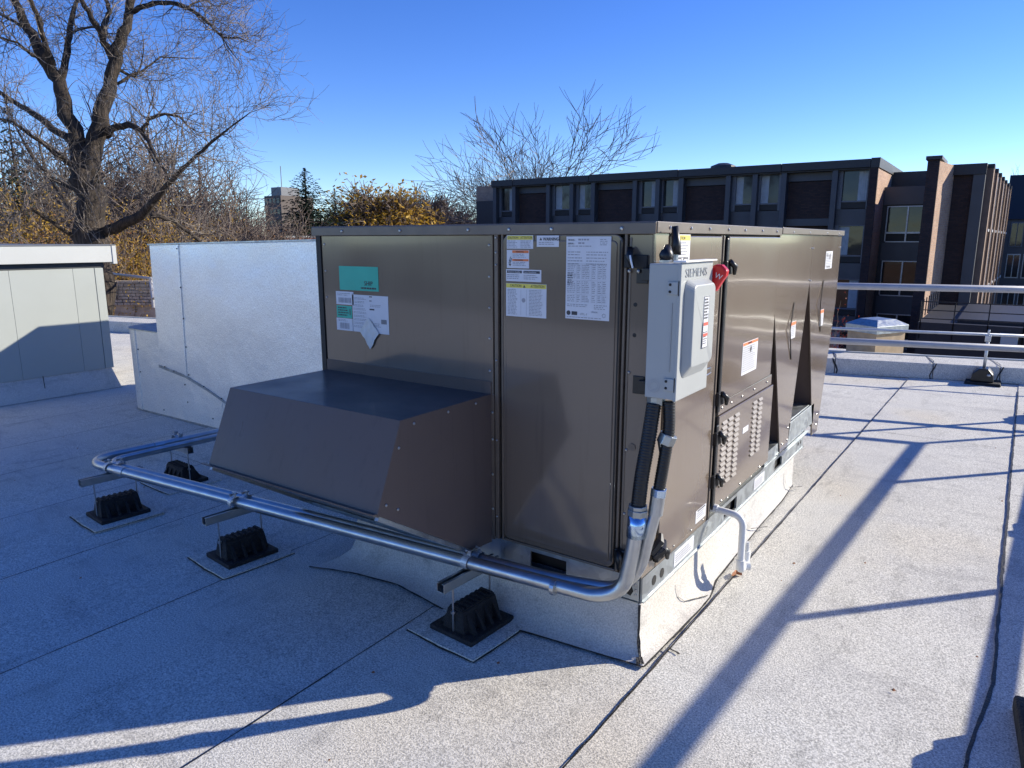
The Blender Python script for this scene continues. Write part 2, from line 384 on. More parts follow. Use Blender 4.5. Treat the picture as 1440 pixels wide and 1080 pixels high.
# parapet along the back
def para_pt(x, off, z): return (x - off * PS / 1.034, py_(x) + off / 1.034, z)
PH = .19
par = thing('parapet', 'low white membrane covered parapet running along the far roof edge', 'parapet', (0, 7.4, 0))
joints = [-23.5, -20.5, -17.4, -15.1, -13.6, -11.2, -8.3, -6.0, -4.1, -2.4, -.62, .43, 1.0 + .1, 2.6, 4.4, 6.6, 8.6]
for a, b in zip(joints, joints[1:]):
    g = .004
    m = MB().loft([para_pt(a + g, 0, 0), para_pt(b - g, 0, 0), para_pt(b - g, .5, 0), para_pt(a + g, .5, 0)],
                  [para_pt(a + g, .03, PH + rnd.uniform(-.004, .004)), para_pt(b - g, .03, PH + rnd.uniform(-.004, .004)), para_pt(b - g, .5, PH + .015), para_pt(a + g, .5, PH + .015)])
    part('cap_sheet', m, 'membrane', par, bevel=.012)
    n = Vector((PS, -1, .15)).normalized()
    pts = [Vector(para_pt(b + .03 * math.sin(b * 9 + k), .03 * k / 4, PH * k / 4)) for k in range(5)]
    part('joint_bead', ragged(pts, .008, .022, 0, .004, .03, .4, int(b * 77) + 2000, n), 'bitumen', par)
    pts = [Vector(para_pt(b + .02 * math.sin(k), .03 + .12 * k, PH + .012)) for k in range(4)]
    part('joint_bead', ragged(pts, .006, .016, 0, .006, .03, .4, int(b * 91) + 3000), 'bitumen', par)
m = MB().loft([para_pt(-24, .51, PH - .1), para_pt(9, .51, PH - .1), para_pt(9, .56, PH - .1), para_pt(-24, .56, PH - .1)],
              [para_pt(-24, .51, PH + .03), para_pt(9, .51, PH + .03), para_pt(9, .56, PH + .03), para_pt(-24, .56, PH + .03)])
part('edge_flashing', m, 'capgrey', par)

# ==================================================================  UNIT CURB
X0, YL, ZB, ZT = -1.80, 3.37, .345, 1.70
curb = thing('roof_curb', 'membrane wrapped curb with sloping skirt under the big taupe unit', 'curb', (-.9, 1.3, 0))
part('curb_wall', MB().loft([(-1.60, .0, 0), (-.008, .0, 0), (-.008, 2.46, 0), (-1.60, 2.46, 0)], [(-1.60, .0, .238), (-.008, .0, .238), (-.008, 2.46, .238), (-1.60, 2.46, .238)]), 'membrane2', curb, bevel=.01)
fr = [(-1.72, -.235), (-1.5, -.16), (-1.213, -.118), (-.889, -.172), (-.606, -.13), (-.268, -.098), (.053, -.063)]
rt = [(.053, -.063), (.062, .118), (.075, .45), (.078, .62), (.04, .80), (.03, 1.2), (.021, 1.648), (.02, 2.1), (.0, 2.46), (-.065, 2.461)]
top_f = [(-1.60, -.01, .055), (-1.5, -.012, .06), (-1.213, -.014, .06), (-.889, -.018, .06), (-.606, -.02, .06), (-.268, -.026, .065), (-.003, -.033, .075)]
def cove(low, up, zt, bulge):
    rows = []
    for t, z in ((0, .0125), (.30, .017), (.62, .032), (.85, .062), (.96, .115), (1, zt)):
        rows.append([(lx + (ux - lx) * t, ly + (uy - ly) * t, z) for (lx, ly), (ux, uy) in zip(low, up)])
    m = MB(); n = len(low)
    for rw in rows: m.v += rw
    m.f = [(k * n + i, k * n + i + 1, (k + 1) * n + i + 1, (k + 1) * n + i) for k in range(len(rows) - 1) for i in range(n - 1)]
    return m
part('front_skirt', cove(fr, [(min(x, -.004) if x > -1.6 else -1.60, -.004) for x, y in fr], .236, 0), 'membrane2', curb, smooth=True)
part('side_skirt', cove(rt[:-1], [(-.004, max(y, -.004)) for x, y in rt[:-1]], .236, 0), 'membrane2', curb, smooth=True)
part('skirt_bead', ragged([(x, y, 0) for x, y in fr], .006, .017, .0125, .001, .03, .4, 11), 'bitumen', curb)
part('skirt_bead', ragged([(x, y, 0) for x, y in rt], .006, .017, .0125, .001, .03, .4, 12), 'bitumen', curb)
nn = Vector((.7, -.7, .2)).normalized()
part('corner_bead', ragged([(-.002, -.006, .236), (.000, -.009, .11), (.006, -.018, .055), (.018, -.030, .028)], .007, .018, 0, .006, .02, .5, 14, nn), 'bitumen', curb)
part('corner_bead', ragged([(.020, -.034, .026), (.040, -.056, .014)], .016, .03, .001, .002, .02, .5, 15), 'bitumen', curb)
for sy in (.62, 1.62, 2.45):
    part('lap_bead', ragged([(.001, sy - .24, .16), (.004, sy - .22, .09), (.016, sy - .17, .050), (.040, sy - .07, .028), (.064, sy, .017)], .0025, .007, .002, .002, .02, .5, int(sy * 50), Vector((.55, 0, .83))), 'bitumen', curb)
part('lap_bead', ragged([(.078, .12, .012), (.135, .10, .012)], .008, .016, .002, .001, .02, .5, 31), 'bitumen', curb)

# ==================================================================  THE ROOFTOP UNIT
unit = thing('rooftop_unit', 'large taupe sheet metal rooftop air conditioning unit with hood, doors and labels', 'air conditioner', (-.9, 1.3, .24))
scr_f, scr_dark = MB(), MB()
def screwF(x, z, y=-.004, r=.0062): scr_f.disc((x, y, z), (0, -1, 0), r, .006)
def screwR(y, z, x=.004, r=.0062): scr_f.disc((x, y, z), (1, 0, 0), r, .006)
# base rail: front, right and left C channels with cut-outs
def rail_panel(y0, y1, holes):
    m = MB(); segs = []; cur = y0
    for a, b, lo, hi in holes:
        m.box(-.006, .004, cur, a, .243, .338); m.box(-.006, .004, a, b, .243, lo); m.box(-.006, .004, a, b, hi, .338); cur = b
    m.box(-.006, .004, cur, y1, .243, .338)
    m.box(-.05, .004, y0, y1, .338, .343); m.box(-.04, .012, y0, y1, .238, .243)
    return m
part('base_rail', rail_panel(.008, 2.66, [(.985, 1.19, .258, .325), (1.93, 2.10, .258, .325)]), 'galv', unit)
part('rail_flange', MB().box(-.008, .030, 1.98, 2.70, .343, .347), 'galv', unit)
for hy in (.12, .20, 2.52, 2.59):
    part('rail_hole', MB().tube([(.0045, hy, .290), (.0055, hy, .290)], .021 if hy < 1 else .013, 14), 'gasket', unit)
mfr = MB(); cur = -1.79
for a, b in ((-1.30, -1.12), (-.52, -.34)):
    mfr.box(cur, a, .0, .01, .243, .338); mfr.box(a, b, 0, .01, .243, .256); mfr.box(a, b, 0, .01, .325, .338); cur = b
mfr.box(cur, -.008, 0, .01, .243, .338); mfr.box(-1.79, -.008, 0, .05, .338, .343); mfr.box(-1.79, -.008, -.010, .05, .238, .243)
part('base_rail', mfr, 'galv', unit)
part('base_rail', MB().box(-1.80, -1.79, .0, 2.66, .243, .343), 'galv', unit)
part('rail_web', MB().box(-1.78, -.02, .06, 2.6, .245, .33), 'gasket', unit)
part('corner_bracket', MB().box(-.075, -.006, -.006, -.001, .246, .335), 'galv', unit, bevel=.002)
part('rail_hole', MB().add([(-.062, -.0065, .27), (-.04, -.0065, .262), (-.028, -.0065, .285), (-.04, -.0065, .315), (-.06, -.0065, .318)], [(0, 1, 2, 3, 4)]), 'gasket', unit)
for hx, hz in ((-.018, .272), (-.018, .292), (-.02, .315)): scr_f.disc((hx, -.006, hz), (0, -1, 0), .006, .003)
# sticker on rail
# core
part('cabinet_core', MB().box(-1.785, -.014, .014, 1.70, .343, 1.69), 'gasket', unit)
# lid
lid = part('top_panel', MB().box(-1.822, .012, -.014, 3.40, 1.703, 1.716), 'taupe_edge', unit, bevel=.003)
part('top_lip', MB().box(-1.822, .012, -.018, -.010, 1.672, 1.712), 'taupe_edge', unit, bevel=.002)
part('top_lip', MB().box(.008, .016, -.010, 1.66, 1.676, 1.716), 'taupe_edge', unit, bevel=.002)
part('top_lip', MB().box(.008, .018, 1.668, 3.40, 1.684, 1.719), 'taupe_edge', unit, bevel=.002)
part('top_lip', MB().box(-1.826, -1.818, -.010, 3.40, 1.676, 1.716), 'taupe_edge', unit)
for x in (-1.60, -1.22, -.83, -.62, -.42, -.12): screwF(x, 1.692, -.018, .008)
for y in (.10, .31, .52, .76, 1.0, 1.28, 1.55, 1.9, 2.3, 2.8, 3.2): screwR(y, 1.696, .016, .007)
# front: left flange, blank panel, door
part('left_flange', MB().box(-1.80, -1.768, -.012, 0.02, .345, 1.672), 'gasket', unit)
fp = part('blank_panel', MB().box(-1.766, -.712, -.006, .012, .86, 1.672), 'taupe', unit, bevel=.003)
part('lower_panel', MB().box(-1.766, -.712, .002, .012, .345, .858), 'taupe', unit)
for z in (1.63, 1.50, 1.37, 1.24, 1.10, 1.02): screwF(-.73, z)
for z in (1.63, 1.50, 1.37): screwF(-1.745, z)
for x in (-1.74, -1.66, -1.42, -1.16, -.9): screwF(x, 1.035)
part('hinge_strip', MB().box(-.700, -.682, -.012, .008, .345, 1.680), 'taupe_edge', unit, bevel=.002)
for z in (1.66, 1.60, 1.55, 1.15, .80, .45): screwF(-.690, z, -.012, .005)
part('door_frame', MB().box(-.668, -.668 + .012, -.010, .010, .345, 1.690).box(-.112, -.100, -.010, .010, .345, 1.690).box(-.656, -.112, -.010, .010, 1.676, 1.690).box(-.656, -.112, -.010, .010, .345, .356), 'taupe_edge', unit, bevel=.004)
def rrect(x0, x1, z0, z1, r, n=5):
    o = []
    for cx, cz, a0 in ((x1 - r, z1 - r, 0), (x0 + r, z1 - r, 90), (x0 + r, z0 + r, 180), (x1 - r, z0 + r, 270)):
        for k in range(n + 1):
            a = R(a0 + 90 * k / n); o.append((cx + r * math.cos(a), cz + r * math.sin(a)))
    return o
part('access_door', MB().prism(rrect(-.652, -.118, .362, 1.672, .03), 'y', -.016, .010), 'taupe', unit, bevel=.004, seg=3)
m = MB(); o1 = rrect(-.640, -.130, .376, 1.655, .02); o2 = rrect(-.634, -.136, .382, 1.649, .018); n = len(o1)
m.add([(x, -.0165, z) for x, z in o1] + [(x, -.0125, z) for x, z in o2], [(i, (i + 1) % n, n + (i + 1) % n, n + i) for i in range(n)])
part('door_panel', MB().prism(rrect(-.634, -.136, .382, 1.649, .018), 'y', -.021, -.014), 'taupe', unit, bevel=.005, seg=3)
part('door_gasket', MB().box(-.127, -.121, -.0175, -.014, .39, 1.65), 'gasket', unit)
# corner post
part('corner_post', MB().box(-.094, -.002, -.006, .012, .345, 1.672), 'taupe', unit, bevel=.003)
part('corner_post', MB().box(-.012, .002, -.004, .128, .345, 1.676), 'taupe', unit, bevel=.002)
part('post_fold', MB().box(-.0905, -.083, -.0085, -.006, .36, 1.66), 'taupe_edge', unit)
for z in (1.418, 1.305, .45): scr_dark.disc((-.062, -.0062, z), (0, -1, 0), .008, .001, 10)
for z in (1.163, .60, .86): screwF(-.078, z, -.006)
m = MB().tube([(-.055, -.0062, .875), (-.055, -.0095, .875)], .016, 6)
part('knockout_plug', m, 'taupe_edge', unit)
# latches
def latchF(x, z, name='latch'):
    b = part(name, MB().box(x - .045, x + .045, -.020, -.008, z - .024, z + .024), 'gasket', unit, bevel=.003)
    part('lever', MB().tube([(x - .02, -.022, z + .045), (x - .012, -.045, z + .02), (x + .005, -.052, z - .02)], [.013, .013, .009], 8), 'black', b, smooth=True)
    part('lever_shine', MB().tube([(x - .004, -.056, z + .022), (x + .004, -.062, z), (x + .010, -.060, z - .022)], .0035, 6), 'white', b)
    part('bolt', MB().disc((x - .022, -.020, z - .035), (0, -1, 0), .007, .006).disc((x + .014, -.020, z - .035), (0, -1, 0), .007, .006), 'screw', b)
latchF(-.062, 1.575)
lb = part('latch', MB().box(-.108, -.055, -.028, -.008, .395, .455), 'black', unit, bevel=.006)
part('lever', MB().tube([(-.09, -.03, .45), (-.075, -.05, .43), (-.072, -.05, .385)], [.012, .014, .01], 8), 'black', lb, smooth=True)
for z in (1.53, 1.12):
    part('mounting_bracket', MB().box(-.060, -.014, -.011, -.006, z - .034, z + .034).box(-.030, .03, -.030, -.008, z - .022, z + .022), 'black', unit, bevel=.002)
# hood
hd = [(-.006, 1.0), (-.57, 1.0), (-.705, .675), (-.012, .325)]
hood = part('intake_hood', MB().add([(-1.765, -.004, 1.0), (-.722, -.004, 1.0), (-.722, -.57, 1.0), (-1.765, -.57, 1.0), (-.722, -.705, .675), (-1.765, -.705, .675),
            (-.722, -.155, .335), (-1.765, -.155, .335), (-.722, -.012, .322), (-1.765, -.012, .322)], [(0, 3, 2, 1), (3, 5, 4, 2), (1, 2, 4, 6, 8), (0, 9, 7, 5, 3)]), 'taupe_plain', unit)
sm = hood.modifiers.new('thick', 'SOLIDIFY'); sm.thickness = .003; sm.offset = 0
bvm = hood.modifiers.new('bevel', 'BEVEL'); bvm.width = .004; bvm.segments = 2; bvm.limit_method = 'ANGLE'
part('drip_edge', MB().loft([(-1.80, -.715, .672), (-.724, -.715, .672), (-.724, -.68, .655), (-1.80, -.68, .655)], [(-1.80, -.724, .682), (-.724, -.724, .682), (-.724, -.706, .680), (-1.80, -.706, .680)]), 'taupe_edge', hood)
part('side_flange', MB().box(-.722, -.706, -.010, -.005, .335, 1.0), 'taupe_edge', hood, bevel=.001)
part('top_flange', MB().box(-1.765, -.722, -.011, -.006, 1.0, 1.055), 'taupe_plain', hood)
def along(a, b, n): return [Vector(a) + (Vector(b) - Vector(a)) * (i / n) for i in range(n + 1)]
hs = MB()
for p in ((-.7205, -.50, .975), (-.7205, -.12, .98), (-.7205, -.30, .98), (-.7205, -.585, .90), (-.7205, -.66, .70), (-.7205, -.60, .665)): hs.disc(p, (1, 0, 0), .0062, .005)
for z in (.92, .80, .48, .64): hs.disc((-.714, -.011, z), (0, -1, 0), .0065, .005)
part('screw', hs, 'screw', hood, stuff=True)
# mesh filter below hood
m = MB()
for i in range(74):
    x = -1.755 + i * 1.022 / 73
    m.add([(x, -.698, .668), (x + .006, -.698, .668), (x + .006, -.165, .338), (x, -.165, .338)], [(0, 1, 2, 3)])
for i in range(46):
    t = i / 45; y = -.698 + .533 * t; z = .667 - .330 * t
    m.add([(-1.755, y, z - .001), (-.73, y, z - .001), (-.73, y + .005, z - .004), (-1.755, y + .005, z - .004)], [(0, 1, 2, 3)])
part('filter_mesh', m, 'galv', hood, stuff=True)
part('filter_backing', MB().add([(-1.755, -.698, .672), (-.73, -.698, .672), (-.73, -.165, .342), (-1.755, -.165, .342)], [(0, 1, 2, 3)]), 'strut', hood)
part('filter_frame', MB().tube([(-1.757, -.700, .660), (-1.757, -.160, .326)], .012, 4).tube([(-.730, -.700, .660), (-.730, -.160, .326)], .012, 4).tube([(-1.76, -.165, .330), (-.726, -.165, .330)], .012, 4), 'galv', hood)

# right side doors
part('access_door', MB().box(-.006, .010, .135, .700, .362, 1.668), 'taupe', unit, bevel=.006, seg=3)
part('door_frame', MB().box(-.008, .004, .128, .712, .345, .360).box(-.008, .006, .702, .712, .36, 1.67), 'taupe_edge', unit)
part('door_gasket', MB().box(-.006, .003, .714, .728, .345, 1.67), 'gasket', unit)
part('hinge_strip', MB().box(-.006, .009, .729, .741, .345, 1.67), 'taupe_edge', unit, bevel=.002)
part('door_gasket', MB().box(-.006, .002, .742, .768, .345, 1.67), 'gasket', unit)
part('door_edge_seal', MB().box(.002, .014, .770, .800, .86, 1.66), 'black', unit, bevel=.006)
part('door_edge_seal', MB().box(.002, .014, .772, .805, .38, .80), 'black', unit, bevel=.006)
part('access_door', MB().box(-.006, .010, .802, 1.655, .905, 1.668), 'taupe', unit, bevel=.006, seg=3)
part('divider_panel', MB().box(-.006, .006, .800, 1.70, .842, .902), 'taupe', unit, bevel=.003)
for y in (.84, .98, 1.15, 1.36, 1.6): screwR(y, .872, .006)
lou = part('louvred_door', MB().box(-.006, .010, .808, 1.735, .375, .836), 'taupe', unit, bevel=.005, seg=3)
for y in (.9, 1.2, 1.55): screwR(y, .39, .010)
lv = None
for cy, zt, n in ((.885, .80, 13), (.975, .80, 13), (1.075, .80, 13), (1.38, .805, 12), (1.48, .805, 12)):
    for k in range(n):
        z = zt - k * .0262
        m = MB().add([(.0105, cy - .034, z), (.0105, cy + .034, z), (.0185, cy + .031, z - .013), (.0185, cy - .031, z - .013), (.0105, cy - .033, z - .0145), (.0105, cy + .033, z - .0145)],
                     [(0, 3, 2, 1), (3, 4, 5, 2), (0, 4, 3), (1, 2, 5)])
        part('louvre', m, 'taupe_edge', lou)
part('small_plate', MB().box(.0102, .0115, 1.19, 1.285, .665, .695), 'label', lou)
def latchR(y, z):
    b = part('latch', MB().box(.004, .028, y - .035, y + .04, z - .030, z + .030), 'black', unit, bevel=.004)
    part('lever', MB().tube([(.03, y - .01, z + .03), (.045, y + .02, z + .005), (.04, y + .03, z - .03)], [.011, .013, .008], 8), 'black', b, smooth=True)
for y, z in ((.77, 1.53), (.77, .93), (.77, .74), (.77, .53), (.13, .41)): latchR(y, z)
bk = part('latch', MB().tube([(.01, .06, .43), (.03, .10, .47), (.02, .13, .49)], [.014, .02, .01], 7).tube([(.01, .09, .40), (.035, .12, .43), (.02, .17, .445)], [.016, .02, .012], 7), 'black', unit)
# condenser section: V coils between the end panels
def endp(poly, x, th=.010, bev=.002, nm='end_panel'): return part(nm, MB().prism(poly, 'x', x - th, x), 'taupe', unit, bevel=bev)
endp([(1.672, 1.684), (1.672, 1.25), (2.03, .352), (2.215, .352), (2.46, 1.38), (2.46, 1.684)], .004)
endp([(2.464, 1.684), (2.464, 1.38), (2.90, .35), (2.93, .255), (3.10, .255), (3.37, 1.20), (3.385, 1.684)], .004)
endp([(1.672, 1.684), (1.672, 1.25), (2.03, .352), (2.215, .352), (2.46, 1.38), (2.46, 1.684)], -1.79)
endp([(2.464, 1.684), (2.464, 1.38), (2.90, .35), (3.10, .255), (3.37, 1.20), (3.385, 1.684)], -1.79)
for q in ((2.44, 1.60), (2.48, 1.60), (2.44, 1.40), (2.48, 1.395), (3.35, 1.60), (2.06, .40), (2.18, .40), (3.02, .32), (3.02, .40), (2.18, .48)): screwR(q[0], q[1], .004, .006)
part('coil_bank', MB().loft([(-1.785, 1.70, 1.25), (-.012, 1.70, 1.25), (-.012, 1.75, 1.25), (-1.785, 1.75, 1.25)], [(-1.785, 2.05, .36), (-.012, 2.05, .36), (-.012, 2.10, .36), (-1.785, 2.10, .36)]), 'taupe_plain', unit)
part('coil_bank', MB().loft([(-1.785, 2.40, 1.40), (-.008, 2.40, 1.40), (-.008, 2.45, 1.40), (-1.785, 2.45, 1.40)], [(-1.785, 2.14, .36), (-.008, 2.14, .36), (-.008, 2.19, .36), (-1.785, 2.19, .36)]), 'taupe_plain', unit)
part('coil_bank', MB().loft([(-1.785, 2.48, 1.38), (-.008, 2.48, 1.38), (-.008, 2.53, 1.38), (-1.785, 2.53, 1.38)], [(-1.785, 2.91, .36), (-.008, 2.91, .36), (-.008, 2.96, .36), (-1.785, 2.96, .36)]), 'taupe_plain', unit)
part('coil_bank', MB().loft([(-1.785, 3.30, 1.68), (-.008, 3.30, 1.68), (-.008, 3.36, 1.68), (-1.785, 3.36, 1.68)], [(-1.785, 3.02, .30), (-.008, 3.02, .30), (-.008, 3.08, .30), (-1.785, 3.08, .30)]), 'taupe_plain', unit)
part('fan_deck', MB().box(-1.785, -.012, 1.70, 3.36, 1.60, 1.69), 'taupe_edge', unit)
part('inner_panel', MB().prism([(1.72, 1.3), (2.05, .36), (1.74, .36)], 'x', -.10, -.09), 'taupe_plain', unit)
part('inner_panel', MB().prism([(2.462, 1.36), (2.90, .37), (2.22, .37)], 'x', -.36, -.35), 'gasket', unit)
part('drain_pan', MB().box(-1.78, .004, 2.215, 2.925, .352, .50).box(-.20, -.01, 2.215, 2.93, .50, .505), 'galv', unit, bevel=.002)
part('pan_end', MB().box(-1.78, -.004, 1.72, 2.05, .345, .42), 'galv', unit)
part('base_plate', MB().box(-1.785, -.012, 1.70, 3.10, .335, .343), 'galv', unit)
# thin dark rods drawn in place of shadow lines on the end panels
for y0, y1, z0, z1 in ((2.02, 2.10, 1.28, .93), (2.80, 2.86, 1.38, 1.02)):
    zm = (z0 + z1) / 2 + .02
    part('shadow_line', MB().tube([(.006, y0 + .07, z0), (.016, y0 - .02, zm), (.006, y0 + .10, z1)], .0035, 6), 'gasket', unit)
    scr_dark.disc((.005, y0 + .16, zm), (1, 0, 0), .006, .001)
part('screw', scr_f, 'screw', unit, stuff=True)
part('plug_hole', scr_dark, 'gasket', unit, stuff=True)
mp = MB()
for y in (.30, .5, .65, 1.0, 1.4): mp.disc((.0105, y, .375 + 0 * y), (1, 0, 0), .005, .004)
part('screw', mp, 'screw', unit, stuff=True)

# ------------------------------------------------------------------ lettering and labels
def textmesh(s, size, mat, parent, origin, face, name='lettering', bold=0, sx=1, rot=0):
    cu = bpy.data.curves.new(name, 'FONT'); cu.body = s; cu.size = size; cu.offset = bold; cu.resolution_u = 2
    cu.extrude = 0.0003
    o = bpy.data.objects.new('tmp', cu); COL.objects.link(o)
    dg = bpy.context.evaluated_depsgraph_get(); me = bpy.data.meshes.new_from_object(o.evaluated_get(dg))
    bpy.data.objects.remove(o)
    if face == 'F': base = Matrix.Rotation(R(90), 4, 'X')
    elif face == 'R': base = Matrix.Rotation(R(90), 4, 'Z') @ Matrix.Rotation(R(90), 4, 'X')
    elif face == 'S': base = Matrix.Rotation(R(90), 4, 'Z') @ Matrix.Rotation(R(90), 4, 'X')
    off = fix_loc(parent)
    me.transform(Matrix.Translation(Vector(origin) - off) @ base @ Matrix.Rotation(R(rot), 4, 'Z') @ Matrix.Diagonal((sx, 1, 1, 1)))
    me.materials.clear(); me.materials.append(M[mat]); me.name = name
    ob = bpy.data.objects.new(name, me); COL.objects.link(ob); ob.parent = parent
    return ob
def quadF(m, x0, x1, z0, z1, y): m.add([(x0, y, z0), (x1, y, z0), (x1, y, z1), (x0, y, z1)], [(0, 1, 2, 3)])
def quadR(m, y0, y1, z0, z1, x): m.add([(x, y0, z0), (x, y1, z0), (x, y1, z1), (x, y0, z1)], [(0, 1, 2, 3)])
def para(face, m, u0, u1, z0, z1, d, lh=.0075, fill=.9, seed=0, tall=.42):
    r = random.Random(seed); z = z1
    while z - lh >= z0:
        u = u0; end = u0 + (u1 - u0) * r.uniform(.75, 1) * fill
        while u < end:
            L = r.uniform(.004, .016); L = min(L, end - u)
            if L > .002: (quadF if face == 'F' else quadR)(m, u, u + L, z - lh * (.25 + tall), z - lh * .25, d)
            u += L + r.uniform(.002, .004)
        z -= lh
def sticker(face, u0, u1, z0, z1, d, bg='label', parent=unit, name='warning_label', label=None):
    m = MB()
    if face == 'F': m.box(u0, u1, -d, -d + .0015, z0, z1)
    else: m.box(d - .0015, d, u0, u1, z0, z1)
    return part(name, m, bg, parent, label=label)
def pr(face, st, rects, mat, d, name='print'):
    m = MB()
    for u0, u1, z0, z1 in rects: (quadF if face == 'F' else quadR)(m, u0, u1, z0, z1, d)
    return part(name, m, mat, st)
YD = .0218
# caution / attention top left
s = sticker('F', -.629, -.502, 1.617, 1.670, YD)
pr('F', s, [(-.627, -.504, 1.652, 1.668)], 'yellow', -YD - .0005)
textmesh('CAUTION', .0135, 'ink', s, (-.624, -YD - .0006, 1.6555), 'F', sx=.85); textmesh('ATTENTION', .0135, 'ink', s, (-.562, -YD - .0006, 1.6555), 'F', sx=.75)
m = MB(); para('F', m, -.625, -.570, 1.619, 1.650, -YD - .0006, .006, seed=1); para('F', m, -.562, -.506, 1.619, 1.650, -YD - .0006, .006, seed=2); part('fine_print', m, 'greyink', s)
# warning
s = sticker('F', -.485, -.384, 1.625, 1.668, YD)
textmesh('WARNING', .0165, 'ink', s, (-.456, -YD - .0006, 1.649), 'F', bold=.0003, sx=.9)
m = MB().add([(-.472, -YD - .0006, 1.650), (-.460, -YD - .0006, 1.650), (-.466, -YD - .0006, 1.661)], [(0, 1, 2)]); part('warning_triangle', m, 'ink', s)
m = MB(); para('F', m, -.475, -.394, 1.629, 1.645, -YD - .0006, .007, 1, 3); part('fine_print', m, 'greyink', s)
# orange warning with hand
s = sticker('F', -.629, -.521, 1.540, 1.612, YD)
pr('F', s, [(-.602, -.523, 1.600, 1.6105), (-.602, -.523, 1.568, 1.576)], 'orange', -YD - .0005)
textmesh('WARNING', .009, 'ink', s, (-.585, -YD - .0007, 1.602), 'F', sx=.9); textmesh('AVERTISSEMENT', .0075, 'ink', s, (-.592, -YD - .0007, 1.5695), 'F', sx=.8)
m = MB(); para('F', m, -.600, -.525, 1.579, 1.598, -YD - .0006, .006, seed=4); para('F', m, -.600, -.525, 1.543, 1.566, -YD - .0006, .006, seed=5); part('fine_print', m, 'greyink', s)
m = MB()
for a, b in (((-.620, 1.558), (-.612, 1.585)), ((-.615, 1.556), (-.606, 1.580)), ((-.621, 1.572), (-.609, 1.566))):
    m.add([(a[0], -YD - .0006, a[1]), (a[0] + .003, -YD - .0006, a[1]), (b[0] + .003, -YD - .0006, b[1]), (b[0], -YD - .0006, b[1])], [(0, 1, 2, 3)])
m.add([(-.619, -YD - .0006, 1.556), (-.607, -YD - .0006, 1.556), (-.613, -YD - .0006, 1.546)], [(0, 2, 1)])
part('hand_symbol', m, 'ink', s)
# black headed notice
s = sticker('F', -.633, -.463, 1.487, 1.535, YD)
pr('F', s, [(-.628, -.555, 1.520, 1.530), (-.547, -.469, 1.520, 1.530)], 'ink', -YD - .0005)
textmesh('Notice to Installer', .0085, 'label', s, (-.622, -YD - .0008, 1.5222), 'F', sx=.95); textmesh("Avis a l'installateur", .0085, 'label', s, (-.543, -YD - .0008, 1.5222), 'F', sx=.9)
m = MB(); para('F', m, -.628, -.558, 1.492, 1.516, -YD - .0006, .0072, .9, 6); para('F', m, -.546, -.470, 1.492, 1.516, -YD - .0006, .0072, .9, 7); part('fine_print', m, 'greyink', s)
# big caution
s = sticker('F', -.633, -.438, 1.345, 1.479, YD)
pr('F', s, [(-.632, -.439, 1.461, 1.478)], 'yellow', -YD - .0005)
textmesh('CAUTION', .0155, 'ink', s, (-.613, -YD - .0007, 1.4645), 'F', sx=.8); textmesh('ATTENTION', .0155, 'ink', s, (-.512, -YD - .0007, 1.4645), 'F', sx=.75)
m = MB().add([(-.549, -YD - .0006, 1.463), (-.537, -YD - .0006, 1.463), (-.543, -YD - .0006, 1.474)], [(0, 1, 2)]); part('warning_triangle', m, 'ink', s)
m = MB(); para('F', m, -.625, -.570, 1.350, 1.456, -YD - .0006, .0058, .95, 8); para('F', m, -.520, -.448, 1.350, 1.456, -YD - .0006, .0058, .95, 9); part('fine_print', m, 'greyink', s)
m = MB(); quadF(m, -.560, -.559, 1.35, 1.455, -YD - .0006); quadF(m, -.533, -.532, 1.35, 1.455, -YD - .0006); part('rule_line', m, 'greyink', s)
m = MB().tube([(-.5465, -YD - .0002, 1.412), (-.5465, -YD - .0006, 1.412)], .009, 16); part('round_symbol', m, 'greyink', s)
# data plate
s = sticker('F', -.350, -.160, 1.352, 1.664, YD, name='data_plate')
dI = -YD - .0006
textmesh('MODEL :', .009, 'ink', s, (-.343, dI, 1.648), 'F'); textmesh('SERIAL :', .009, 'ink', s, (-.343, dI, 1.635), 'F')
m = MB()
para('F', m, -.298, -.240, 1.646, 1.658, dI, .010, 1, 18, .6); para('F', m, -.298, -.265, 1.633, 1.645, dI, .010, 1, 19, .6)
para('F', m, -.343, -.235, 1.616, 1.632, dI, .008, 1, 20); para('F', m, -.205, -.168, 1.628, 1.656, dI, .0065, 1, 21)
for z in (1.610, 1.600, 1.588, 1.577, 1.566): para('F', m, -.343, -.275, z - .008, z, dI, .008, 1, int(z * 1000)); para('F', m, -.262, -.170, z - .008, z, dI, .008, 1, int(z * 991))
for k in range(5): para('F', m, -.343, -.318, 1.520 - k * .009 - .008, 1.56 - k * .009 - .03, dI, .0075, 1, 40 + k)
for z0, z1 in ((1.505, 1.560), (1.448, 1.498), (1.415, 1.444)):
    for u in (-.300, -.278, -.262, -.235, -.210, -.190):
        para('F', m, u, u + .016, z0, z1, dI, .0068, 1, int(u * -1000 + z0 * 100))
        quadF(m, u - .003, u - .0022, z0, z1, dI)
    para('F', m, -.343, -.306, z0, z1, dI, .0068, 1, int(z0 * 777)); quadF(m, -.343, -.175, z1 + .002, z1 + .0028, dI)
para('F', m, -.343, -.235, 1.392, 1.411, dI, .0065, 1, 61); para('F', m, -.225, -.170, 1.388, 1.411, dI, .0065, 1, 62); para('F', m, -.343, -.17, 1.354, 1.362, dI, .0065, 1, 63)
part('fine_print', m, 'greyink', s)
m = MB().tube([(-.336, -YD - .0002, 1.3745), (-.336, dI, 1.3745)], .009, 16); part('round_symbol', m, 'ink', s)
m = MB(); quadF(m, -.322, -.297, 1.367, 1.381, dI); part('black_mark', m, 'ink', s)
